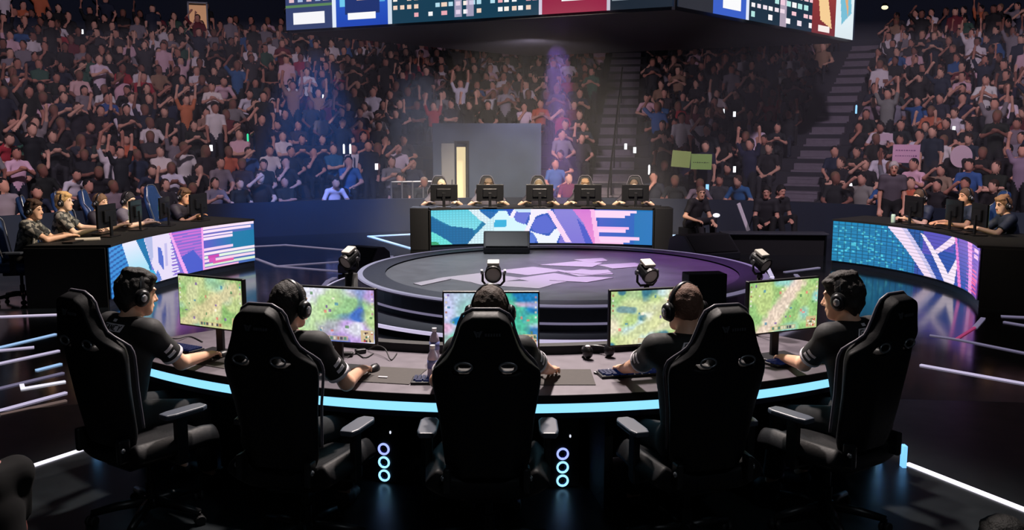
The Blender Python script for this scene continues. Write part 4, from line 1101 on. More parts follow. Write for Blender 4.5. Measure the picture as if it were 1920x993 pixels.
cable('black cable arching over the desk behind the second mouse pad', [(690, 658, .01), (706, 662, .05), (722, 668, .05), (733, 676, .006), (744, 664, .006)])
cable('black cable curling under the violet and green monitor', [(630, 660, .006), (648, 672, .01), (668, 664, .006), (684, 672, .006), (700, 664, .006)])
cable('black cable coiled beside the pink path monitor', [(1402, 640, .006), (1412, 652, .02), (1400, 664, .006), (1414, 672, .02), (1426, 662, .006)])
cable('pale cable on the desk below the yellow green monitor', [(1196, 652, .006), (1200, 668, .03), (1190, 676, .006), (1212, 680, .006), (1226, 668, .006)], 0.004, M_STEEL)
cable('black cable behind the keyboard of the profile player', [(300, 632, .006), (330, 640, .02), (356, 632, .006), (380, 642, .006)])
for k, (u, v, lb) in enumerate(((652, 668, 'small black adapter under the violet and green monitor'), (676, 662, 'second small black adapter behind the mouse of the second player'), (1204, 664, 'small silver adapter under the yellow green monitor'), (1222, 674, 'small black adapter beside the brown haired player sleeve'), (1396, 646, 'small black adapter beside the pink path monitor'))):
    p = un(u, v, z=DT); o = MB().box((0, 0, 0.014), (0.07, 0.04, 0.028)).build('adapter', M_STEEL if k == 2 else M_PLASTIC, None, bevel=0.006); o.location = (p.x, p.y, DT + 0.001); o.rotation_euler = (0, 0, R(25 * k)); tag(o, lb, 'adapter', 'adapters on the curved desk')

# computers on the floor under the desk, three ringed fans each
RING = mat('fan ring light', (120, 190, 250), 0.4, emit=(150, 214, 255), es=1.5)
RING_V = mat('fan ring light violet', (150, 120, 250), 0.4, emit=(160, 176, 252), es=1.3)
for i, (u, v, lb) in enumerate(((418, 868, 'beside the second chair, edge on'), (720, 908, 'between the second and the middle chair'), (1055, 918, 'beside the middle chair, violet topped fans'), (1369, 900, 'behind the fourth chair, one fan showing'), (1650, 866, 'beside the blue post at the desk end'))):
    p = un(u, v, z=0.0)
    a = math.atan2(p.x - DC[0], DC[1] - p.y)
    t = thing('computer_tower', 'black computer tower with ringed fan lights ' + lb, 'computer', (p.x, p.y + 0.005, 0), a + (R(-50) if i == 0 else 0), 'computers under the curved desk')
    MB().box((0, 0.23, 0.235), (0.21, 0.44, 0.45)).build('case', M_PLASTIC, t, bevel=0.008)
    MB().box((0, 0.23, 0.005), (0.16, 0.36, 0.01)).build('feet', M_BLACK, t)
    for k in range(3):
        z = 0.055 + 0.085 * k
        M = Matrix.Translation((0, 0.008, z)) @ Matrix.Rotation(math.pi / 2, 4, 'X')
        f = MB().lathe([(0.026, 0.0), (0.038, 0.0), (0.038, 0.006), (0.026, 0.006)], 28, M).build('fan_ring', RING_V if (k == 2 and i in (1, 2)) else RING, t)
        b = MB(); b.lathe([(0, 0), (0.010, 0), (0.010, 0.006), (0, 0.006)], 14, M)
        for j in range(7):
            q = 2 * math.pi * j / 7; b.add([(0.009 * math.cos(q), 0.009 * math.sin(q), 0.002), (0.026 * math.cos(q + .2), 0.026 * math.sin(q + .2), 0.001), (0.026 * math.cos(q + .75), 0.026 * math.sin(q + .75), 0.004), (0.009 * math.cos(q + .9), 0.009 * math.sin(q + .9), 0.005)], [(0, 1, 2, 3)], M)
        b.build('fan_blades', M_BLACK, f)
    MB().sphere((0.045, 0.006, 0.335), (0.006, 0.004, 0.010)).build('power_light', mat('power light', (230, 240, 255), 0.4, emit=(235, 240, 255)), t)

# spotlights that face the players from poles behind the desk
def player_spot(label, loc, base_z, yaw, tilt, thick=0.010, tripod=False):
    t = thing('spotlight', label, 'spotlight', (loc[0], loc[1], base_z), 0, 'spotlights behind the curved desk')
    z = loc[2] - base_z
    MB().tube([(0, 0.02, 0.01), (0, 0.02, z - 0.11)], thick, 10).build('pole', M_BLACK, t, smooth=True)
    MB().lathe([(0, 0), (0.09, 0), (0.09, 0.012), (0.02, 0.02), (0, 0.02)], 20, Matrix.Translation((0, 0.02, 0))).build('foot', M_BLACK, t)
    M = Matrix.Translation((0, 0, z)) @ Matrix.Rotation(R(yaw), 4, 'Z')
    y = MB(); y.tube([(-.068, 0, 0.0), (-.068, 0, -.06), (-.045, 0, -.085), (.045, 0, -.085), (.068, 0, -.06), (.068, 0, 0.0)], 0.008, 8, M); y.tube([(0, 0, -.085), (0, 0.0, -.115)], 0.018, 8, M); y.build('yoke', M_BLACK, t, smooth=True)
    M2 = M @ Matrix.Rotation(R(tilt), 4, 'X')
    hd = MB().lathe([(0, -.075), (0.030, -.072), (0.046, -.05), (0.050, -.02), (0.050, .03), (0.054, .034), (0.054, .062), (0.046, .064), (0.046, .050), (0, .050)], 22, M2 @ Matrix.Rotation(math.pi / 2, 4, 'X')).build('lamp_head', M_PLASTIC, t, smooth=False)
    MB().lathe([(0, 0.052), (0.045, 0.052), (0.045, 0.055), (0, 0.055)], 20, M2 @ Matrix.Rotation(math.pi / 2, 4, 'X')).build('lens', mat('lamp lens', (170, 170, 165), 0.15), hd)
    MB().box((0, 0.015, 0.056), (0.075, 0.08, 0.022), M2).build('top_highlight', mat('lamp top highlight', (205, 200, 190), 0.5), hd, bevel=0.005)  # highlight on the lamp top, put into a pale plate
    for s in (-1, 1): MB().lathe([(0, 0), (0.016, 0), (0.016, 0.014), (0, 0.016)], 12, M @ Matrix.Translation((s * 0.066, 0, 0)) @ Matrix.Rotation(s * math.pi / 2, 4, 'Y')).build('knob', M_STEEL, t)
    return t


player_spot('black spotlight on a stout pole behind the second monitor', (un(657, 490, y=6.16).x, 6.16, 1.30), 0, -35, 28, 0.045)
player_spot('black spotlight with top highlight right above the middle player head', (un(925, 503, y=5.66).x, 5.66, 1.28), DT + 0.055, 0, 10, 0.010)
player_spot('black spotlight on a pole above the yellow green monitor', (un(1213, 503, y=5.66).x, 5.66, 1.28), DT + 0.055, 22, 24, 0.013)
player_spot('black spotlight on a thin pole before the pink path monitor', (un(1425, 493, y=6.16).x, 6.16, 1.28), 0, 35, 28, 0.012)

# ------------------------------------------------------------------ dark boxes on the stage
def wedge(label, c, wd, dp, hg, rz, group='black stage speakers'):
    t = thing('stage_speaker', label, 'speaker', c, rz, group)
    T = Matrix.Translation((-wd / 2, 0, 0)) @ Matrix(((0, 0, 1, 0), (1, 0, 0, 0), (0, 1, 0, 0), (0, 0, 0, 1)))
    MB().prism([(-dp / 2, 0.012), (dp / 2, 0.012), (dp * .40, hg * .80), (dp * .18, hg), (-dp * .12, hg), (-dp / 2, hg * .30)], 0, wd, T).build('cabinet', mat('speaker cabinet', (26, 27, 32), 0.6, noise=0.08), t, bevel=0.012)
    g = MB(); p0, p1 = Vector((-dp * .135, 0, hg * .97)), Vector((-dp * .485, 0, hg * .36)); n = Vector((-(p0.z - p1.z), 0, (p0.x - p1.x))).normalized()
    vs = [(x, p.x - 0.006, p.z + 0.006) for x, p in ((-wd * .45, p0), (wd * .45, p0), (wd * .45, p1), (-wd * .45, p1))]
    g.add(vs + [(x, y + .01, z - .004) for x, y, z in vs], [(0, 1, 2, 3), (4, 7, 6, 5), (0, 4, 5, 1), (1, 5, 6, 2), (2, 6, 7, 3), (3, 7, 4, 0)]); g.build('grille', mat('speaker grille', (16, 16, 19), 0.5), t)
    MB().box((0, dp * .5, hg * .3), (wd * .3, 0.02, hg * .2)).build('handle_plate', M_METAL, t)
    for s in (-1, 1): MB().box((s * wd * .4, 0, 0.006), (0.04, dp * .8, 0.012)).build('foot', M_BLACK, t)
    return t


p = un(950, 472, z=SZ); wedge('black stage speaker wedge before the cyan letters of the back screen', (p.x, p.y + 0.10, SZ - 0.02), 0.72, 0.42, 0.33, 0)
p = un(1318, 483, z=0.0); wedge('large dark speaker wedge below the seated technician', (p.x, p.y, 0), 0.95, 0.9, 0.42, R(22))
p = un(683, 513, z=0.0); wedge('dark rounded speaker wedge behind the stout spotlight pole', (p.x, p.y + .1, 0), 0.62, 0.6, 0.42, R(-30))
p = un(1319, 575, z=SZ - .02); t = thing('prompter_box', 'upright black box behind the brown haired player head', 'speaker', (p.x, p.y, SZ - 0.02), R(8))
MB().box((0, 0, 0.19), (0.42, 0.24, 0.36)).build('cabinet', M_BLACK, t, bevel=0.012); MB().box((0, 0.122, 0.19), (0.36, 0.012, 0.30)).build('grille', M_PLASTIC, t); MB().box((0, 0, 0.005), (0.3, 0.2, 0.012)).build('feet', M_BLACK, t)


# ------------------------------------------------------------------ players at the side desks and the back desk
M_CAMO = mat('jersey camouflage grey', (150, 146, 138), 0.75)
nt = M_CAMO.node_tree; b_ = nt.nodes['Principled BSDF']; tc_ = nt.nodes.new('ShaderNodeTexCoord'); v_ = nt.nodes.new('ShaderNodeTexVoronoi'); v_.inputs['Scale'].default_value = 22
r_ = nt.nodes.new('ShaderNodeValToRGB'); r_.color_ramp.interpolation = 'CONSTANT'
r_.color_ramp.elements[0].color = (*lin((44, 46, 48)), 1); r_.color_ramp.elements[1].position = 0.42; r_.color_ramp.elements[1].color = (*lin((150, 146, 138)), 1)
e_ = r_.color_ramp.elements.new(0.72); e_.color = (*lin((88, 92, 90)), 1)
nt.links.new(tc_.outputs['Object'], v_.inputs['Vector']); nt.links.new(v_.outputs['Color'], r_.inputs['Fac']); nt.links.new(r_.outputs['Color'], b_.inputs['Base Color'])
M_NAVYJ = mat('jersey navy', (24, 34, 56), 0.7, noise=0.08, nscale=40)
M_DARKJ = mat('jersey dark violet', (40, 36, 48), 0.7, noise=0.08, nscale=40)
M_GREYJ = mat('jersey grey', (96, 92, 104), 0.7, noise=0.08, nscale=40)
blue_chair = None; grey_chair = None


def seated(head, face, label, hlabel, tone, hair, style, jersey, chair_label, chair_mat, group, hands=None, lean=14, yaw=0, pitch=4, vox=0.0125, hs=M_HEADSET, top=1.30, cgroup='racing chairs at the far desks', collar=None, chair_off=(0, 0), roll=0):
    """face: direction the player faces, degrees turned from +Y (counter-clockwise)"""
    global blue_chair, grey_chair
    rz = R(face); Rz = Matrix.Rotation(rz, 3, 'Z')
    sc = 0.47
    off = Rz @ Vector((0, math.sin(R(lean)) * 0.60 + 0.03, 0)); loc = Vector((head[0] - off.x, head[1] - off.y, 0))
    hands = hands or ((0.20, 0.50), (-0.20, 0.50))
    wr = [Vector((h[0], h[1], 0.855 if len(h) < 3 else h[2])) for h in hands]
    make_person(label, loc, rz, seat=sc - (1.33 - top), lean=lean, torso=0.49, yaw=yaw, pitch=pitch, roll=roll, rh=wr[0], lh=wr[1], relbow=(1, -0.3, -0.8), lelbow=(-1, -0.3, -0.8), tone=tone, hair=hair, hair_style=style,
                vox=vox, jersey=jersey, cuffs=None, collar=collar, headset=hs, headset_label=hlabel, group=group, headset_group='headsets at the far desks', curl=0.5)
    if chair_label:
        co = Rz @ Vector((chair_off[0], chair_off[1] - 0.04, 0)); cl = (loc.x + co.x, loc.y + co.y, 0)
        if chair_mat is M_LEATHER:
            if grey_chair is None: grey_chair = racing_chair('racing_chair', chair_label, cl, rz, chair_mat, cgroup, detail=False, piping=M_PIPING, recline=12)
            else: copy_thing(grey_chair, cl, rz, chair_label)
        elif blue_chair is None: blue_chair = racing_chair('racing_chair', chair_label, cl, rz, chair_mat, cgroup, detail=False, piping=M_STEEL, recline=12)
        else: copy_thing(blue_chair, cl, rz, chair_label)


SK1, SK2, SK3 = (236, 188, 158), (222, 166, 132), (240, 200, 172)
GL, GR, GB = 'players at the desk with the white barred screen', 'players at the desk with the pink striped screen', 'players at the back desk'
seated((-6.18, 11.65), -78, 'person with brown hair and camouflage jersey at the black desk end, arm along it', 'headset with pale cup on the camouflage player at the desk end', SK1, (70, 48, 36), 'full', M_CAMO, 'blue racing chair behind the camouflage player at the black desk end', M_LEATHER_BLUE, GL, hands=((0.05, 0.56), (-0.12, 0.48)), yaw=-14, pitch=4, top=1.33)
seated((-6.14, 12.37), -70, 'person with blond hair and camouflage jersey sitting upright, second from the black desk end', 'black headset on the blond player', SK3, (206, 168, 112), 'full', M_CAMO, 'blue racing chair behind the blond player', M_LEATHER_BLUE, GL, hands=((0.08, 0.42), (-0.18, 0.50)), lean=6, yaw=-18, pitch=2, top=1.37)
seated((-6.00, 13.16), -82, 'person with light brown hair, dark jersey, third from the camouflage player desk end', 'headset with white cup on the player third from the black desk end', SK1, (110, 84, 60), 'short', M_DARKJ, 'blue racing chair behind the player third from the black desk end', M_LEATHER_BLUE, GL, hands=((0.15, 0.45), (-0.15, 0.45)), yaw=-20, pitch=8, top=1.32)
seated((-5.84, 13.75), -80, 'person with dark hair leaning behind a monitor, one arm out on the desk', 'black headset on the player hidden by a monitor back', SK3, (36, 32, 34), 'short', M_GREYJ, 'blue racing chair behind the player hidden by a monitor back', M_LEATHER_BLUE, GL, hands=((0.30, 0.55), (-0.1, 0.45)), lean=18, yaw=-25, pitch=12, top=1.32)
seated((-5.36, 14.78), -105, 'person with curly brown hair and dark jersey leaning on folded arms', 'black headset on the curly haired player at the far end of the desk', SK2, (92, 66, 44), 'full', M_DARKJ, 'blue racing chair behind the curly haired player', M_LEATHER_BLUE, GL, hands=((0.02, 0.46), (0.05, 0.50)), lean=18, yaw=-12, pitch=10, top=1.31)
seated((6.44, 14.26), 96, 'person in navy jersey above the pink striped screen, holding a pale green can', 'black headset on the player holding the can', SK1, (78, 58, 42), 'short', M_NAVYJ, None, None, GR, hands=((0.02, 0.50), (-0.14, 0.44)), yaw=18, pitch=6, top=1.32)
seated((6.74, 13.41), 88, 'person in navy jersey facing sideways between two monitor backs', 'black headset with white cup on the player between two monitor backs', SK2, (84, 62, 46), 'short', M_NAVYJ, 'blue racing chair between the two navy jersey players', M_LEATHER_BLUE, GR, hands=((0.08, 0.50), (-0.16, 0.46)), lean=10, yaw=14, pitch=2, top=1.38)
seated((6.90, 12.67), 80, 'person in navy jersey, light brown hair, both arms on the other black desk end', 'black headset on the player at the other black desk end', SK1, (150, 112, 78), 'full', M_NAVYJ, 'blue racing chair behind the player at the other black desk end', M_LEATHER_BLUE, GR, hands=((0.1, 0.52), (-0.12, 0.52)), yaw=20, pitch=10, top=1.32)
for k, (x, lb, hlb, hr_, st_, yw) in enumerate(((-1.40, 'person in pale grey jersey, light hair, above the cyan end of the back screen', 'headset on the player above the cyan end of the back screen', (206, 190, 160), 'short', -12), (-0.47, 'person in pale jersey, head bowed, second along the back desk', 'headset on the second player along the back desk', (110, 92, 74), 'full', -4),
                                            (0.53, 'person with pale cup headset behind the middle monitor of the back desk', 'headset with white cup on the middle player of the back desk', (120, 104, 80), 'short', 0), (1.45, 'person with light hair behind the fourth monitor of the back desk', 'headset on the fourth player along the back desk', (150, 120, 92), 'full', 4), (2.42, 'person in dark jersey at the back desk end by the technician, forearm bare', 'headset on the player at the back desk end by the technician', (96, 80, 66), 'short', 10))):
    seated((x, 17.95), 180 - (x - .5) * 5, lb, hlb, SK3, hr_, st_, M_GREYJ if k < 2 else M_DARKJ, ['black racing chair at the cyan end of the back desk', 'black racing chair of the bowed player at the back desk', 'black racing chair at the middle of the back desk', 'black racing chair fourth along the back desk', 'black racing chair at the technician end of the back desk'][k], M_LEATHER, GB, hands=((0.26, 0.46), (-0.26, 0.46)), yaw=yw, pitch=10 if k else 2, vox=0.014, hs=M_HEADSET_S if k in (2, 3) else M_HEADSET, top=1.30)
# monitor backs
def face_mon(label, x, y, rz, grp, **kw): return monitor(label, (x, y), R(rz), GAMES[(int(abs(x * 10)) % 5)], base=LZ1 + 0.035, zc=1.07, group=grp, wd=0.50, hg=0.29, **kw)


GM = 'monitors at the far desks'
for k, x in enumerate((-1.30, -0.42, 0.53, 1.45, 2.36)):
    face_mon('back of the monitor ' + ['at the cyan end of the back desk', 'second along the back desk', 'before the middle player of the back desk', 'fourth along the back desk', 'at the technician end of the back desk'][k], x, 17.28, 180, GM)
for x, y, rz, l in ((-5.50, 12.15, -92, 'beside the blond player, seen edge on'), (-5.46, 13.00, -84, 'before the light brown haired player'), (-5.28, 13.62, -84, 'with a red dot, before the dark haired player'), (-5.05, 14.45, -100, 'before the curly haired player')):
    face_mon('dark monitor ' + l, x, y, rz, GM)
for x, y, rz, l in ((6.20, 13.85, 95, 'behind the player holding the can'), (6.42, 13.02, 88, 'between the navy jersey players'), (6.42, 12.30, 84, 'at the other black desk end')):
    face_mon('dark monitor ' + l, x, y, rz, GM)
o = MB().lathe([(0, 0), (0.03, 0), (0.033, 0.01), (0.033, 0.12), (0.027, 0.135), (0, 0.135)], 16).build('drink_can', mat('can pale green', (200, 235, 215), 0.35), None, smooth=True); o.location = (5.98, 14.10, LZ1 + 0.036); tag(o, 'pale green drink can held by the navy jersey player', 'can')
o = MB().box((0, 0, 0.012), (0.30, 0.20, 0.022)).build('white_tablet', mat('tablet white', (225, 215, 200), 0.5), None, bevel=0.004); o.location = (-5.55, 11.72, LZ1 + 0.037); o.rotation_euler = (0, 0, R(25)); tag(o, 'white tablet lying before the camouflage player at the desk end', 'tablet')
for x, y, l in ((-5.62, 11.5, 'by the camouflage player'), (-5.66, 12.4, 'by the blond player'), (6.30, 12.55, 'at the other black desk end'), (6.28, 13.35, 'of the navy jersey player')):
    o = MB().box((0, 0, 0.01), (0.14, 0.38, 0.02)).build('keyboard', M_PLASTIC, None, bevel=0.004); o.location = (x, y, LZ1 + 0.037); tag(o, 'dark keyboard on the screen desk ' + l, 'keyboard')

# seated technician and crouching crew before the barrier
M_BLKSHIRT = mat('shirt charcoal', (34, 33, 38), 0.8)
p = un(1305, 458, z=0.0)
make_person('bald person in black shirt crouching on a low case between back desk and speaker wedge', (p.x - 0.1, p.y, 0), R(-150), seat=0.34, lean=22, torso=0.5, yaw=-25, pitch=12, rh=(0.24, 0.40, 0.52), lh=(-0.1, 0.52, 0.46), tone=(236, 184, 152), hair=(120, 96, 84), hair_style='buzz', vox=0.014, jersey=M_BLKSHIRT, trousers=mat('trousers charcoal', (40, 38, 44), 0.85), group='crew by the stage')
t = thing('equipment_case', 'low black case the bald technician sits on', 'case', (p.x - 0.08, p.y + 0.05, 0), 0.4)
MB().box((0, 0, 0.19), (0.42, 0.34, 0.30)).build('case_body', M_PLASTIC, t, bevel=0.01); MB().box((0, 0, 0.02), (0.38, 0.3, 0.04)).build('case_feet', M_METAL, t)
t = thing('round_lamp', 'small lit white lamp on a stand beside the crouching technician', 'lamp', (un(1343, 408, y=18.6).x, 18.6, 0))
MB().sphere((0, 0, 0.52), (0.075, 0.05, 0.045)).build('lamp_head', mat('lamp glow', (255, 255, 255), 0.4, emit=(240, 240, 250), es=1.0), t, smooth=True); MB().tube([(0, 0, 0), (0, 0, 0.5)], 0.012, 8).build('stand', M_METAL, t); MB().lathe([(0, 0), (0.12, 0), (0.12, 0.02), (0, 0.03)], 16).build('foot', M_METAL, t)
for u, v, a, lb, rh in ((1436, 428, 160, 'person in black crouching by the barrier with bare forearm, beside the slanted pale board', (0.12, 0.42, 0.40)), (1452, 426, 200, 'person in black crouching behind another before the barrier', (0.2, 0.3, 0.9))):
    p = un(u, v, z=0.0); p.y = 18.2 + (0.35 if u > 1440 else 0)
    p.x = un(u, v, y=p.y).x
    make_person(lb, (p.x, p.y, 0), R(a), seat=0.30, lean=14, torso=0.5, pitch=8, rh=rh, lh=(-0.1, 0.4, 0.45), tone=(206, 150, 130), hair=(20, 18, 18), hair_style='short', vox=0.014, jersey=M_BLKSHIRT, group='crew by the stage')
t = thing('display_board', 'slanted pale board on a dark frame before the barrier', 'board', (un(1408, 405, y=18.6).x, 18.6, 0.0), R(10))
MB().box((0, 0, 0.42), (0.075, 0.03, 0.62), Matrix.Translation((0, 0, 0.1)) @ Matrix.Rotation(R(-23), 4, 'Y')).build('board_face', mat('board mauve glow', (196, 184, 196), 0.5, emit=(120, 110, 122), es=0.6), t, bevel=0.004)  # board is no lamp, a faint glow is put into its face
MB().tube([(-0.05, 0.12, 0), (0.05, 0.02, 0.5)], 0.012, 8).build('prop_leg', M_METAL, t)
# low dark equipment table before the barrier
t = thing('equipment_table', 'long low dark equipment table before the crouching pair', 'table', (un(1450, 440, y=16.4).x, 16.4, 0), R(-4))
MB().box((0, 0, 0.385), (1.9, 0.4, 0.03)).build('table_top', mat('table dark', (58, 62, 70), 0.5), t, bevel=0.005); MB().box((0, 0.04, 0.18), (1.8, 0.32, 0.36)).build('skirt', M_BLACK, t)
for x in (-0.9, 0.9): MB().tube([(x, -.17, 0), (x, -.17, 0.38)], 0.015, 8).build('leg', M_METAL, t)

# standing staff beside the other side desk
p = un(1668, 432, z=0.0); yy = 17.0; x = un(1668, 432, y=yy).x
make_person('person in dusty clothes standing behind the teal end of the screen, pale hair', (x, yy, 0), R(165), seat=0.80, lean=3, torso=0.5, stand=True, pitch=6, rh=(0.22, 0.10, 0.78), lh=(-0.20, 0.16, 0.80), tone=(206, 150, 126), hair=(190, 180, 176), hair_style='short', vox=0.016, jersey=mat('shirt dusty grey', (84, 76, 84), 0.8), group='crew by the stage')
# bystanders at the bottom corners
make_person('person in black crouching low beside the bright strip, mostly cut off by the picture edge', (-2.27, 3.74, 0), R(68), seat=0.08, lean=4, torso=0.50, yaw=-75, pitch=5, rh=(0.02, 0.30, 0.30), lh=(-0.1, 0.30, 0.32), width=0.9, tone=(128, 76, 70), hair=(9, 8, 8), hair_style='full', vox=0.011, jersey=mat('bystander black cloth', (8, 8, 10), 0.9, spec=0.2), group='bystanders near the camera')
yy = 3.9; x = un(1885, 975, y=yy).x; zt = un(1885, 958, y=yy).z
make_person('person with dark full hair, only the crown showing below the bright strip', (x, yy - 0.1, 0), R(10), seat=zt - 0.10 - 0.50 - 0.31, lean=6, torso=0.50, tone=(206, 150, 126), hair=(10, 9, 9), hair_style='long', vox=0.011, jersey=M_JERSEY, group='bystanders near the camera')
# pale shoes under the last chair
p = un(1490, 905, z=0.0)
t = thing('cloth_bag', 'crumpled pale mauve bag on the floor behind the last chair', 'bag', (p.x, p.y + 0.1, 0), R(10))
link('bag_body', field_mesh('bag', [ell((0, 0, 0.055), (0.11, 0.07, 0.06), wob=0.012), ell((0.07, 0.03, 0.12), (0.06, 0.05, 0.07), wob=0.012), ell((-0.09, 0.01, 0.03), (0.06, 0.05, 0.03), wob=0.008)], 0.009, 0.03, [mat('bag mauve', (210, 190, 206), 0.8)]), t)
MB().tube([(0.06, 0.03, 0.17), (0.09, 0.02, 0.21), (0.12, 0.01, 0.16)], 0.006, 6).build('strap', mat('bag mauve', (170, 150, 166)), t, smooth=True)


# ------------------------------------------------------------------ spectators
def spectator_prims(stand, rh, lh, lean, headyaw, long_hair=False, cap_=False):
    """tags: 0 shirt, 1 skin, 2 hair, 3 trousers. Feet at z 0, faces +Y"""
    L = R(lean); up = Vector((0, math.sin(L), math.cos(L))); hz = 0.90 if stand else 0.50
    hip = Vector((0, 0, hz)); sh = hip + up * 0.46; nb = hip + up * 0.51
    hc = nb + up * 0.16 + Vector((0, 0.02, 0)); c, s = math.cos(R(headyaw)), math.sin(R(headyaw)); f = Vector((-s, c, 0))
    P = [cap(hip, hip + up * 0.3, 0.15, 0.165, 0, flat=((0, 1, 0), 0.65)), cap(hip + up * .3, sh, 0.165, 0.11, 0, flat=((0, 1, 0), 0.62)), cap(sh - Vector((.17, 0, 0)), sh + Vector((.17, 0, 0)), 0.065, 0.065, 0, k=.05)]
    P += [cap(nb - up * .02, hc - up * .06, 0.055, 0.055, 1), ell(hc, (0.085, 0.10, 0.125), 1), ell(hc + f * 0.05 - up * 0.05, (0.05, 0.05, 0.06), 1)]
    P += [ell(hc - f * 0.025 + up * 0.045, (0.095, 0.105, 0.105), 2, cut=[(hc + f * 0.055 + up * 0.03, (f * 0.8 - up * 0.6))])]
    if long_hair: P += [cap(hc - f * .05, hc - f * .06 - up * .17, 0.085, 0.07, 2)]
    for sd, t in ((1, rh), (-1, lh)):
        a = sh + Vector((sd * .175, 0, 0)); t = Vector(t) + Vector((0, 0, hz - 0.5))
        el, wr = ik(a, t, 0.28, 0.25, (sd * 1.0, -0.2, -0.8)); d = (wr - el).normalized()
        m = a + (el - a) * 0.75
        P += [cap(a, m, 0.058, 0.052, 0, k=.03), cap(m, el, 0.044, 0.042, 1), cap(el, wr, 0.042, 0.032, 1), cap(wr, wr + d * .10, 0.036, 0.034, 1), cap(wr + d * 0.04, wr + d * .08 + Vector((-sd * .05, 0, 0)), 0.02, 0.018, 1)]
    for sd in (-1, 1):
        h0 = hip + Vector((sd * .085, 0, -.01))
        kn = Vector((sd * .12, 0.40, 0.48)) if not stand else Vector((sd * .10, 0.05, 0.48))
        an = Vector((sd * .12, 0.36, 0.08)) if not stand else Vector((sd * .10, 0.0, 0.08))
        P += [cap(h0, kn, 0.088, 0.062, 3), cap(kn, an, 0.06, 0.045, 3), cap(an, an + Vector((0, .12, -.03)), 0.045, 0.04, 3)]
    return P


POSES = [('hands in lap', (False, (.10, .30, .58), (-.10, .30, .58), 6, 0)), ('clapping', (False, (.04, .32, .86), (-.04, .32, .86), 4, 8)), ('arms crossed', (False, (-.08, .22, .76), (.08, .24, .72), -2, -12)),
         ('both arms raised', (False, (.24, .10, 1.46), (-.22, .12, 1.48), 0, 0)), ('one arm raised', (False, (.20, .12, 1.50), (-.14, .28, .62), 2, 10)), ('holding phone up', (False, (.10, .34, 1.16), (-.14, .28, .60), 2, 5)),
         ('leaning forward', (False, (.12, .42, .62), (-.12, .40, .62), 26, -8)), ('hand at the chin', (False, (.03, .24, .98), (-.10, .28, .60), 12, 20)), ('standing and clapping', (True, (.05, .32, .84), (-.05, .32, .86), 3, -6)),
         ('standing, arms raised', (True, (.26, .08, 1.46), (-.24, .10, 1.48), 0, 5)), ('standing, arms down', (True, (.22, .10, .44), (-.22, .10, .44), 2, 15)), ('head turned aside', (False, (.10, .30, .58), (-.16, .26, .64), 3, 48)),
         ('raising one fist', (True, (.22, .16, 1.36), (-.2, .2, .5), 4, -10))]


def crowd_mat(name, kind):
    m = bpy.data.materials.new(name); m.use_nodes = True; nt = m.node_tree; b = nt.nodes['Principled BSDF']; b.inputs['Roughness'].default_value = 0.8
    oi = nt.nodes.new('ShaderNodeObjectInfo')
    if kind == 'shirt': nt.links.new(oi.outputs['Color'], b.inputs['Base Color'])
    else:
        rp = nt.nodes.new('ShaderNodeValToRGB'); cs = {'skin': [(214, 156, 136), (190, 130, 112), (224, 172, 150), (140, 92, 78)], 'hair': [(16, 13, 13), (30, 22, 20), (58, 40, 32), (120, 92, 70)], 'trousers': [(16, 18, 24), (30, 36, 52), (44, 44, 50), (24, 24, 26)]}[kind]
        rp.color_ramp.interpolation = 'CONSTANT'
        for k, c in enumerate(cs):
            e = rp.color_ramp.elements[k] if k < 2 else rp.color_ramp.elements.new(0.5)
            e.color = (*lin(c), 1)
        for k, e in enumerate(sorted(rp.color_ramp.elements, key=lambda e: e.position)): pass
        for k, pos in enumerate((0, .34, .62, .86)): rp.color_ramp.elements[k].position = pos
        nt.links.new(oi.outputs['Random'], rp.inputs['Fac']); nt.links.new(rp.outputs['Color'], b.inputs['Base Color'])
    return m


CM = [crowd_mat('spectator shirt', 'shirt'), crowd_mat('spectator skin', 'skin'), crowd_mat('spectator hair', 'hair'), crowd_mat('spectator trousers', 'trousers')]
NEAR = []; FAR = []
for i, (nm, a) in enumerate(POSES):
    NEAR.append([field_mesh('spectator', spectator_prims(*a, long_hair=lg), 0.028, 0.03, CM) for lg in (False, True)])
    me = field_mesh('spectator_far', spectator_prims(*a), 0.048, 0.04, CM)
    co = np.zeros(len(me.vertices) * 3, np.float32); me.vertices.foreach_get('co', co); lv = np.zeros(len(me.loops), np.int32); me.loops.foreach_get('vertex_index', lv)
    mi = np.zeros(len(me.polygons), np.int32); me.polygons.foreach_get('material_index', mi); FAR.append((co.reshape(-1, 3), lv, mi)); bpy.data.meshes.remove(me)

SHIRTS = [('black', (20, 20, 24), 34), ('dark navy', (26, 36, 58), 16), ('charcoal', (52, 50, 56), 12), ('white', (232, 222, 230), 14), ('pale pink', (226, 186, 200), 6), ('grey', (136, 128, 138), 8), ('maroon', (112, 36, 48), 4), ('orange', (206, 112, 74), 2), ('blue', (44, 92, 150), 3), ('red', (176, 44, 56), 2), ('tan', (158, 124, 100), 3), ('green', (52, 92, 76), 2)]
SW = [s[2] for s in SHIRTS]
ORD = 'first second third fourth fifth sixth seventh eighth ninth tenth eleventh twelfth thirteenth fourteenth fifteenth sixteenth seventeenth eighteenth nineteenth twentieth'.split()
TENS = ['', '', 'twenty', 'thirty', 'forty', 'fifty', 'sixty', 'seventy']


def ordinal(n):
    if n <= 20: return ORD[n - 1]
    t, u = divmod(n, 10)
    return (TENS[t] + '-' + ORD[u - 1]) if u else TENS[t][:-1] + 'ieth'


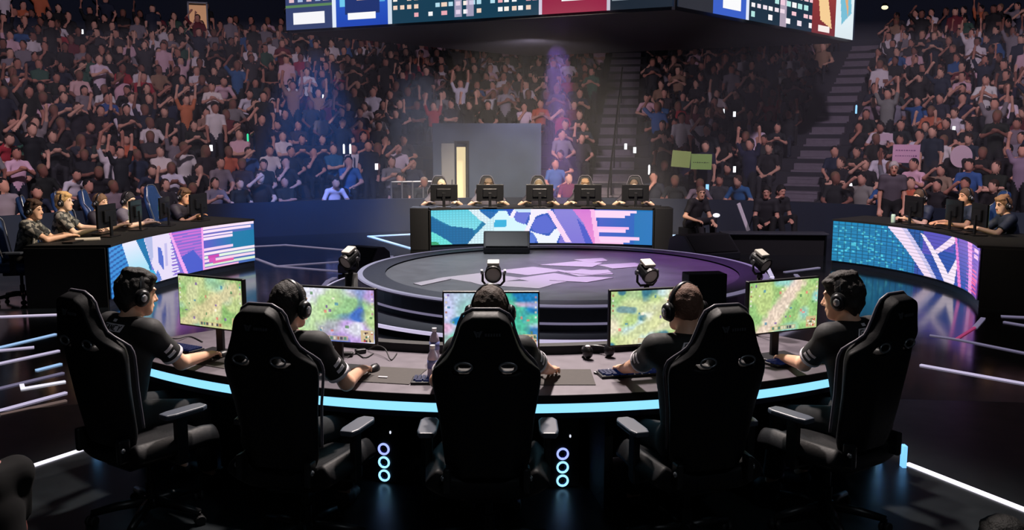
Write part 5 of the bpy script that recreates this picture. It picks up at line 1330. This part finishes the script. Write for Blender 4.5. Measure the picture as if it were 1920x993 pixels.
AI = sorted([(AISLES[0][0], 0.55), (AISLES[1][0], 0.45)])
rc = random.Random(11)
near_n = 0; far = []; taken = []
count = {}
for k in range(NROW):
    r = R0 - 0.40 + k * TREAD + 0.60
    a = -WING + 0.02
    while a < WING:
        a += (0.50 + rc.uniform(-.03, .05)) / r
        if rc.random() < (0.07 if k else 0.16): continue
        if any(abs(a - c) * r < h + 0.28 for c, h in AI): continue
        if k < 6 and AV0 - 0.28 / r < a < AV1 + 0.28 / r: continue
        p = pol(r + rc.uniform(-.04, .04), a, k * RISE + 0.02)
        if p.y < 5: continue
        u = 960 + F_PX * p.x / (p.y * math.cos(PITCH) + (CAM_H - p.z) * math.sin(PITCH))
        if u < -330 or u > 2250: continue
        seen = -25 < u < 1945
        wts = [10, 9, 6, 4, 4, 6, 7, 5, 3, 2, 3, 6, 2] if k else [8, 5, 5, 2, 2, 4, 10, 4, 0, 0, 0, 5, 0]
        pz = rc.choices(range(len(POSES)), wts)[0]
        sh = rc.choices(SHIRTS, SW)[0]
        face = -a + math.pi + rc.uniform(-.25, .25)
        blk = 'doorway block' if a < AV0 + 0.09 else 'narrow block' if a < AI[0][0] else 'middle block' if a < AI[1][0] else 'outer block'
        if near_n < 300 and seen:
            key = (k, blk); count[key] = count.get(key, 0) + 1
            lg = rc.random() < .3
            o = bpy.data.objects.new('spectator', NEAR[pz][lg]); COL.objects.link(o); o.location = p; o.rotation_euler = (0, 0, face)
            sc = rc.uniform(.93, 1.05); o.scale = (sc, sc, sc); o.color = (*lin(tuple(max(5, c + rc.randint(-8, 8)) for c in sh[1])), 1)
            tag(o, 'spectator in %s shirt, %s, %s row of %s, %s along' % (sh[0], POSES[pz][0], ORD[k], blk, ordinal(count[key])), 'person', 'spectators in the front rows')
            near_n += 1; taken.append((o, p, a, k, pz, sh[0], blk))
        else: far.append((p, face, pz, sh[1], rc.random(), rc.random(), a, k))

VV = []; LL = []; CC = []; nv = 0
SKC = [(214, 156, 136), (190, 130, 112), (224, 172, 150), (140, 92, 78)]; HRC = [(16, 13, 13), (30, 22, 20), (58, 40, 32), (120, 92, 70)]
for p, face, pz, sh, q1, q2, a, k in far:
    co, lv, mi = FAR[pz]; c, s = math.cos(face), math.sin(face)
    x = co @ np.array([[c, s, 0], [-s, c, 0], [0, 0, 1]], np.float32) + np.array(p, np.float32)
    VV.append(x); LL.append(lv + nv); nv += len(co)
    pal = np.array([lin(sh), lin(SKC[int(q1 * 4)]), lin(HRC[int(q2 * q2 * 4)]), lin((24, 28, 38))], np.float32); CC.append(pal[mi])
VV = np.concatenate(VV); LL = np.concatenate(LL); CC = np.concatenate(CC)
me = bpy.data.meshes.new('crowd'); me.vertices.add(len(VV)); me.vertices.foreach_set('co', VV.ravel()); me.loops.add(len(LL)); me.loops.foreach_set('vertex_index', LL.astype(np.int32))
me.polygons.add(len(LL) // 4); me.polygons.foreach_set('loop_start', np.arange(0, len(LL), 4, dtype=np.int32)); me.update(calc_edges=True)
at = me.attributes.new('cloth', 'FLOAT_COLOR', 'FACE'); at.data.foreach_set('color', np.concatenate([CC, np.ones((len(CC), 1), np.float32)], 1).ravel())
m = bpy.data.materials.new('crowd cloth and skin'); m.use_nodes = True; an = m.node_tree.nodes.new('ShaderNodeAttribute'); an.attribute_name = 'cloth'; b = m.node_tree.nodes['Principled BSDF']; b.inputs['Roughness'].default_value = .8
m.node_tree.links.new(an.outputs['Color'], b.inputs['Base Color']); me.materials.append(m); me.shade_smooth()
tag(link('crowd', me), 'packed crowd filling the upper rows of the stands', 'crowd', kind='stuff')

# phones and light sticks held up in the stands
M_GLOW = mat('phone glow white', (250, 250, 255), .4, emit=(246, 250, 255), es=1.3); M_GLOWB = mat('phone glow blue', (150, 210, 255), .4, emit=(140, 205, 250), es=1.1); M_GLOWG = mat('light stick green', (60, 220, 150), .4, emit=(50, 210, 150), es=1.1)


def glow(u, v, y, m, label, stick=False):
    p = un(u, v, y=y); t = thing('light_stick' if stick else 'phone', label, 'light stick' if stick else 'phone', p, rc.uniform(-.4, .4), 'lights held up in the stands')
    if stick: MB().lathe([(0, 0), (.022, 0), (.024, .02), (.024, .20), (.014, .23), (0, .23)], 10).build('glow_tube', m, t); MB().lathe([(0, -.1), (.018, -.1), (.018, 0), (0, 0)], 10).build('grip', M_BLACK, t)
    else: MB().box((0, 0.004, .06), (.085, .010, .16)).build('phone_case', M_BLACK, t); MB().box((0, -.002, .06), (.074, .003, .146)).build('screen', m, t)
    return t


for u, v, y, m, l, s in ((645, 288, 21.8, M_GLOW, 'bright white stick, first of a pair above the blue barrier', 1), (657, 288, 21.8, M_GLOW, 'bright white stick, second of a pair above the blue barrier', 1), (1217, 327, 21.6, M_GLOW, 'white and cyan stick beside the centre stairs', 1), (1326, 356, 21.3, M_GLOWB, 'cyan lit phone low in the front row of the middle block', 0), (1173, 279, 22.4, M_GLOW, 'white phone at the edge of the centre stairs', 0), (1190, 286, 22.2, M_GLOW, 'second white phone right by the centre stairs', 0),
                         (465, 268, 22.6, M_GLOWG, 'green light stick above the brown haired row of spectators', 1), (396, 282, 22.0, M_GLOW, 'white phone three rows above the curly haired player', 0), (225, 258, 23.5, M_GLOW, 'orange white lamp glow high over the blond player', 0), (706, 317, 21.5, M_GLOW, 'white phone by the guard rail', 0), (1672, 332, 19.8, M_GLOWB, 'blue white phone below the pink sign', 0), (1750, 290, 20.4, M_GLOW, 'white phone between pink sign and round fan', 0), (1595, 354, 20.6, M_GLOW, 'white phone at the front of the outer block', 0), (1377, 322, 21.8, M_GLOW, 'white phone beside the green signs', 0),
                         (60, 206, 21.5, M_GLOW, 'white phone high at the outer end of the doorway block', 0), (78, 204, 22.4, M_GLOWB, 'pale blue phone high at the outer end of the doorway block', 0), (100, 213, 23.0, M_GLOW, 'slanted white phone in the upper doorway block', 0), (155, 63, 30.0, M_GLOW, 'lone white light near the top of the doorway block', 0), (404, 67, 33.0, M_GLOW, 'lone white light near the lit niche', 0), (270, 153, 26.5, M_GLOW, 'white phone halfway up the doorway block', 0), (264, 175, 25.6, M_GLOW, 'slanted white stick halfway up the doorway block', 1), (290, 205, 24.8, M_GLOW, 'white stick in the lower upper rows of the doorway block', 1), (430, 165, 27.5, M_GLOW, 'white stick halfway up over the striped screen', 1), (606, 192, 26.5, M_GLOW, 'white stick over the stout spotlight', 1), (388, 237, 24.5, M_GLOWG, 'mint light stick in the doorway block', 1),
                         (1100, 146, 31.0, M_GLOW, 'white phone halfway up above the centre stairs', 0), (1049, 132, 32.0, M_GLOW, 'white phone under the scoreboard corner', 0), (1438, 175, 27.5, M_GLOW, 'white stick halfway up the middle block', 1), (1418, 192, 26.5, M_GLOW, 'round white phone in the middle block', 0), (1356, 213, 26.0, M_GLOW, 'white phone over the green signs', 0), (1377, 218, 25.5, M_GLOW, 'second white phone over the green signs', 0), (1410, 235, 24.8, M_GLOW, 'third white phone over the green signs', 0), (1605, 213, 24.5, M_GLOWB, 'pale cyan stick beside the outer stairs', 1), (1685, 225, 23.6, M_GLOW, 'white phone high above the pink sign', 0), (1722, 213, 24.0, M_GLOW, 'white phone high beside the pink sign', 0), (1843, 210, 22.8, M_GLOW, 'white phone high above the round fan', 0), (1788, 247, 21.8, M_GLOW, 'white phone just above the round fan', 0), (1755, 122, 28.0, M_GLOW, 'white phone near the top of the outer block', 0), (1906, 147, 25.0, M_GLOW, 'white phone at the top outer edge of the outer block', 0), (1840, 36, 33.0, M_GLOW, 'lone white light on the upper wall side', 0)):
    glow(u, v, y, m, l, s)


# paper signs held up
def sign(name, label, u, v, y, wd, hg, m, roll=0, marks=None):
    p = un(u, v, y=y); t = thing(name, label, 'sign', p, rc.uniform(-.1, .1)); M = Matrix.Rotation(R(roll), 4, 'Y')
    MB().box((0, 0, 0), (wd, 0.012, hg), M).build('paper', m, t)
    if marks:
        k = MB(); q = random.Random(u)
        for rowz in marks[1]:
            x = -wd * .4
            while x < wd * .36:
                L_ = wd * q.uniform(.03, .09); k.box((x + L_ / 2, -.008, hg * rowz), (L_, .004, hg * .05 * q.uniform(.7, 1.6)), M); x += L_ + wd * .035
        k.build('handwriting', marks[0], t)
    return t


M_GREENP = mat('paper green', (170, 214, 120), .8); M_PINKP = mat('paper pink', (236, 186, 216), .8); M_INK = mat('ink violet', (150, 96, 150), .8)
sign('paper_sign', 'yellow green paper sign, tilted, next to a matching green one', 1277, 298, 21.2, .44, .38, mat('paper yellow green', (186, 214, 124), .8), 5)
sign('paper_sign', 'green paper sign held upright next to a tilted yellow green one', 1315, 303, 21.15, .48, .36, M_GREENP, 1, (mat('ink green', (90, 120, 70), .8), (-.05,)))
sign('paper_sign', 'pink paper sign with two lines of faint writing held overhead', 1699, 288, 19.5, .58, .39, M_PINKP, 1, (M_INK, (.18, -.12)))
sign('paper_sign', 'smaller pale pink sign high behind the written pink sign', 1662, 257, 21.0, .30, .16, mat('paper pale pink', (228, 200, 220), .8), -3)
sign('paper_sign', 'white sheet held up in the middle block under the scoreboard', 1476, 205, 26.0, .48, .40, mat('paper white', (226, 216, 226), .8), -4)
p = un(1802, 293, y=19.5); t = thing('round_fan', 'round pale pink fan shaped placard behind a raised head', 'sign', (p.x, p.y, p.z), 0)
MB().lathe([(0, 0), (.24, 0), (.24, .012), (0, .012)], 28, Matrix.Rotation(math.pi / 2, 4, 'X')).build('paper', mat('paper pale rose', (236, 206, 222), .8), t); MB().tube([(0, 0.006, -.2), (0, 0.006, -.42)], .012, 8).build('stick', M_STEEL, t)

# ------------------------------------------------------------------ hanging scoreboard
ZB = 4.33
Fp, Lp, Rp = un(1265, 18, z=ZB), un(540, 62, z=ZB), un(1597, 80, z=ZB); Bp = Lp + (Rp - Fp)
sb = thing('scoreboard', 'large hanging scoreboard whose two picture faces meet at a corner above the stage', 'scoreboard', (0, 0, 0))
cb = MB(); e = 0.03; q = [(x.x, x.y) for x in (Fp, Rp, Bp, Lp)]; cx = sum(a for a, _ in q) / 4; cy = sum(b for _, b in q) / 4
cb.prism([(cx + (a - cx) * .995, cy + (b - cy) * .995) for a, b in q], ZB, ZB + 3.2); cb.build('housing', mat('scoreboard housing', (44, 46, 52), 0.6, noise=.05), sb)
for nm, (p0, p1) in {'w': (Lp, Fp), 'e': (Fp, Rp)}.items():
    n = Vector((-(p1 - p0).y, (p1 - p0).x, 0)).normalized() * -1
    if n.y > 0: n = -n
    def U(px):           # place along the face seen in the direction px
        d = un(px, 40, y=10); t_ = d.x / d.y
        return (p0.x - t_ * p0.y) / (t_ * (p1.y - p0.y) - (p1.x - p0.x))
    ra = Raster(260, 56, (22, 34, 52)); HH = 1.5      # v: 0 top .. 1 foot of the face
    def rect(pa, pb, za, zb, c, c2=None, axis='v', a=1.0): ra.rect(U(pa), 1 - zb / HH, U(pb), 1 - za / HH, c, c2, axis, a)
    q = random.Random(5)
    if nm == 'w':
        rect(540, 630, 0, HH, (52, 66, 110)); 
        for k in range(5): rect(546 + k * 16, 556 + k * 16, .55, .95, q.choice([(210, 200, 230), (170, 190, 226), (226, 190, 200)]))
        rect(553, 612, .12, .34, (246, 246, 250)); rect(540, 630, .46, .50, (90, 130, 90)); rect(626, 633, 0, HH, (226, 236, 250))
        rect(633, 730, 0, HH, (56, 120, 214), (30, 70, 180)); rect(640, 672, .4, HH, (110, 200, 236)); rect(700, 726, .45, HH, (90, 170, 226)); rect(650, 716, .25, .62, (30, 50, 110)); rect(672, 700, .5, .95, (226, 180, 160)); rect(655, 706, .14, .26, (250, 250, 252)); rect(730, 737, 0, HH, (206, 220, 236))
        rect(737, 1013, 0, HH, (24, 62, 84))
        for z in (.10, .27, .44, .61, .78, .95):
            for px_ in range(740, 1008, 13):
                if q.random() < .72: rect(px_, px_ + 9, z, z + .09, q.choice([(246, 246, 248), (240, 210, 190), (180, 220, 236), (236, 170, 180), (250, 240, 230)]))
        for a_, b_ in ((855, 868), (876, 890)): rect(a_, b_, .06, HH, (220, 196, 226), a=.7)
        rect(1012, 1019, 0, HH, (210, 200, 220)); rect(1019, 1139, 0, HH, (138, 40, 66), (150, 36, 70)); rect(1019, 1080, .45, HH, (206, 50, 120)); rect(1056, 1106, .22, .38, (250, 250, 250)); rect(1139, 1146, 0, HH, (196, 190, 206))
        rect(1146, 1262, 0, HH, (30, 40, 52)); rect(1150, 1256, .16, .22, (140, 150, 160)); rect(1152, 1250, .28, HH, (40, 70, 84)); rect(1152, 1248, .30, .46, (170, 240, 246)); 
    else:
        rect(1266, 1332, 0, HH, (44, 46, 54)); rect(1280, 1326, .24, .40, (236, 244, 246)); rect(1332, 1396, 0, HH, (58, 96, 200)); rect(1350, 1384, .14, .36, (250, 250, 252)); rect(1360, 1378, .5, HH, (190, 180, 220)); rect(1394, 1400, 0, HH, (226, 232, 250)); rect(1400, 1518, 0, HH, (26, 48, 66))
        for z in (.08, .26, .44, .62, .80):
            for px_ in range(1403, 1514, 11):
                if q.random() < .75: rect(px_, px_ + 8, z, z + .10, q.choice([(250, 246, 248), (246, 200, 210), (180, 230, 226), (240, 226, 236)]))
        rect(1458, 1470, 0, HH, (236, 206, 226), a=.7)
        rect(1518, 1562, 0, HH, (170, 70, 64), (120, 44, 50)); ra.poly([(U(1526), .3), (U(1540), .1), (U(1548), .5), (U(1556), .9), (U(1534), .8)], (246, 206, 150)); rect(1530, 1552, .06, .2, (250, 240, 236))
        rect(1562, 1596, 0, HH, (226, 240, 246)); ra.poly([(U(1568), .2), (U(1588), .1), (U(1592), .6), (U(1574), .8)], (120, 190, 214)); ra.poly([(U(1576), .3), (U(1584), .3), (U(1586), .7)], (230, 170, 120))
    picture_mesh('picture_face', ra, lambda u, v: p0.lerp(p1, u) + n * 0.05 + Vector((0, 0, 0.05 + (1 - v) * HH)), sb, M_SCREEN)
for x in (Fp, Lp, Rp, Bp): MB().tube([(cx + (x.x - cx) * .7, cy + (x.y - cy) * .7, ZB + 3.2), (cx + (x.x - cx) * .7, cy + (x.y - cy) * .7, 15.5)], 0.03, 8).build('cable', M_METAL, sb)
# lit niche and house lights high on the wall
p = un(372, 32, y=1); a = p.x
k = un(372, 55, y=30); 
t = thing('lit_niche', 'warm exit alcove with glowing back panel high above the far stands', 'alcove', (un(372, 52, y=31.3).x, 31.3, un(372, 52, y=31.3).z), R(18))
MB().box((0, 0.2, .38), (.56, .02, .78)).build('glow_panel', mat('alcove warm glow', (210, 170, 130), .7, emit=(150, 108, 78), es=.9), t); f = MB(); f.box((-.3, 0.1, .4), (.05, .24, .85)); f.box((.3, 0.1, .4), (.05, .24, .85)); f.box((0, 0.1, .82), (.65, .24, .05)); f.build('frame', M_METAL, t)  # back panel emits by itself in place of light inside the alcove
t = thing('house_light', 'small pale yellow house light beyond the scoreboard', 'light', un(1659, 14, y=27.0)); MB().sphere((0, 0, 0), (.10, .06, .06)).build('bulb', mat('house light glow', (250, 240, 200), .4, emit=(250, 240, 196), es=1.1), t, smooth=True); MB().lathe([(0, .05), (.06, .05), (.07, .1), (0, .14)], 14).build('shade', M_METAL, t)

# ------------------------------------------------------------------ haze of the stage machines
hz_ = MB().box((0.4, 19.0, 2.15), (22.0, 3.4, 4.24)).build('haze', None)
m = bpy.data.materials.new('stage haze'); m.use_nodes = True; nt = m.node_tree; nt.nodes.clear(); out = nt.nodes.new('ShaderNodeOutputMaterial'); vs_ = nt.nodes.new('ShaderNodeVolumeScatter')
vs_.inputs['Density'].default_value = 0.03; vs_.inputs['Color'].default_value = (0.9, 0.9, 1, 1); nt.links.new(vs_.outputs[0], out.inputs['Volume']); hz_.data.materials.append(m)
tag(hz_, 'thin stage haze hanging over the back desk and barrier', 'haze', kind='stuff')
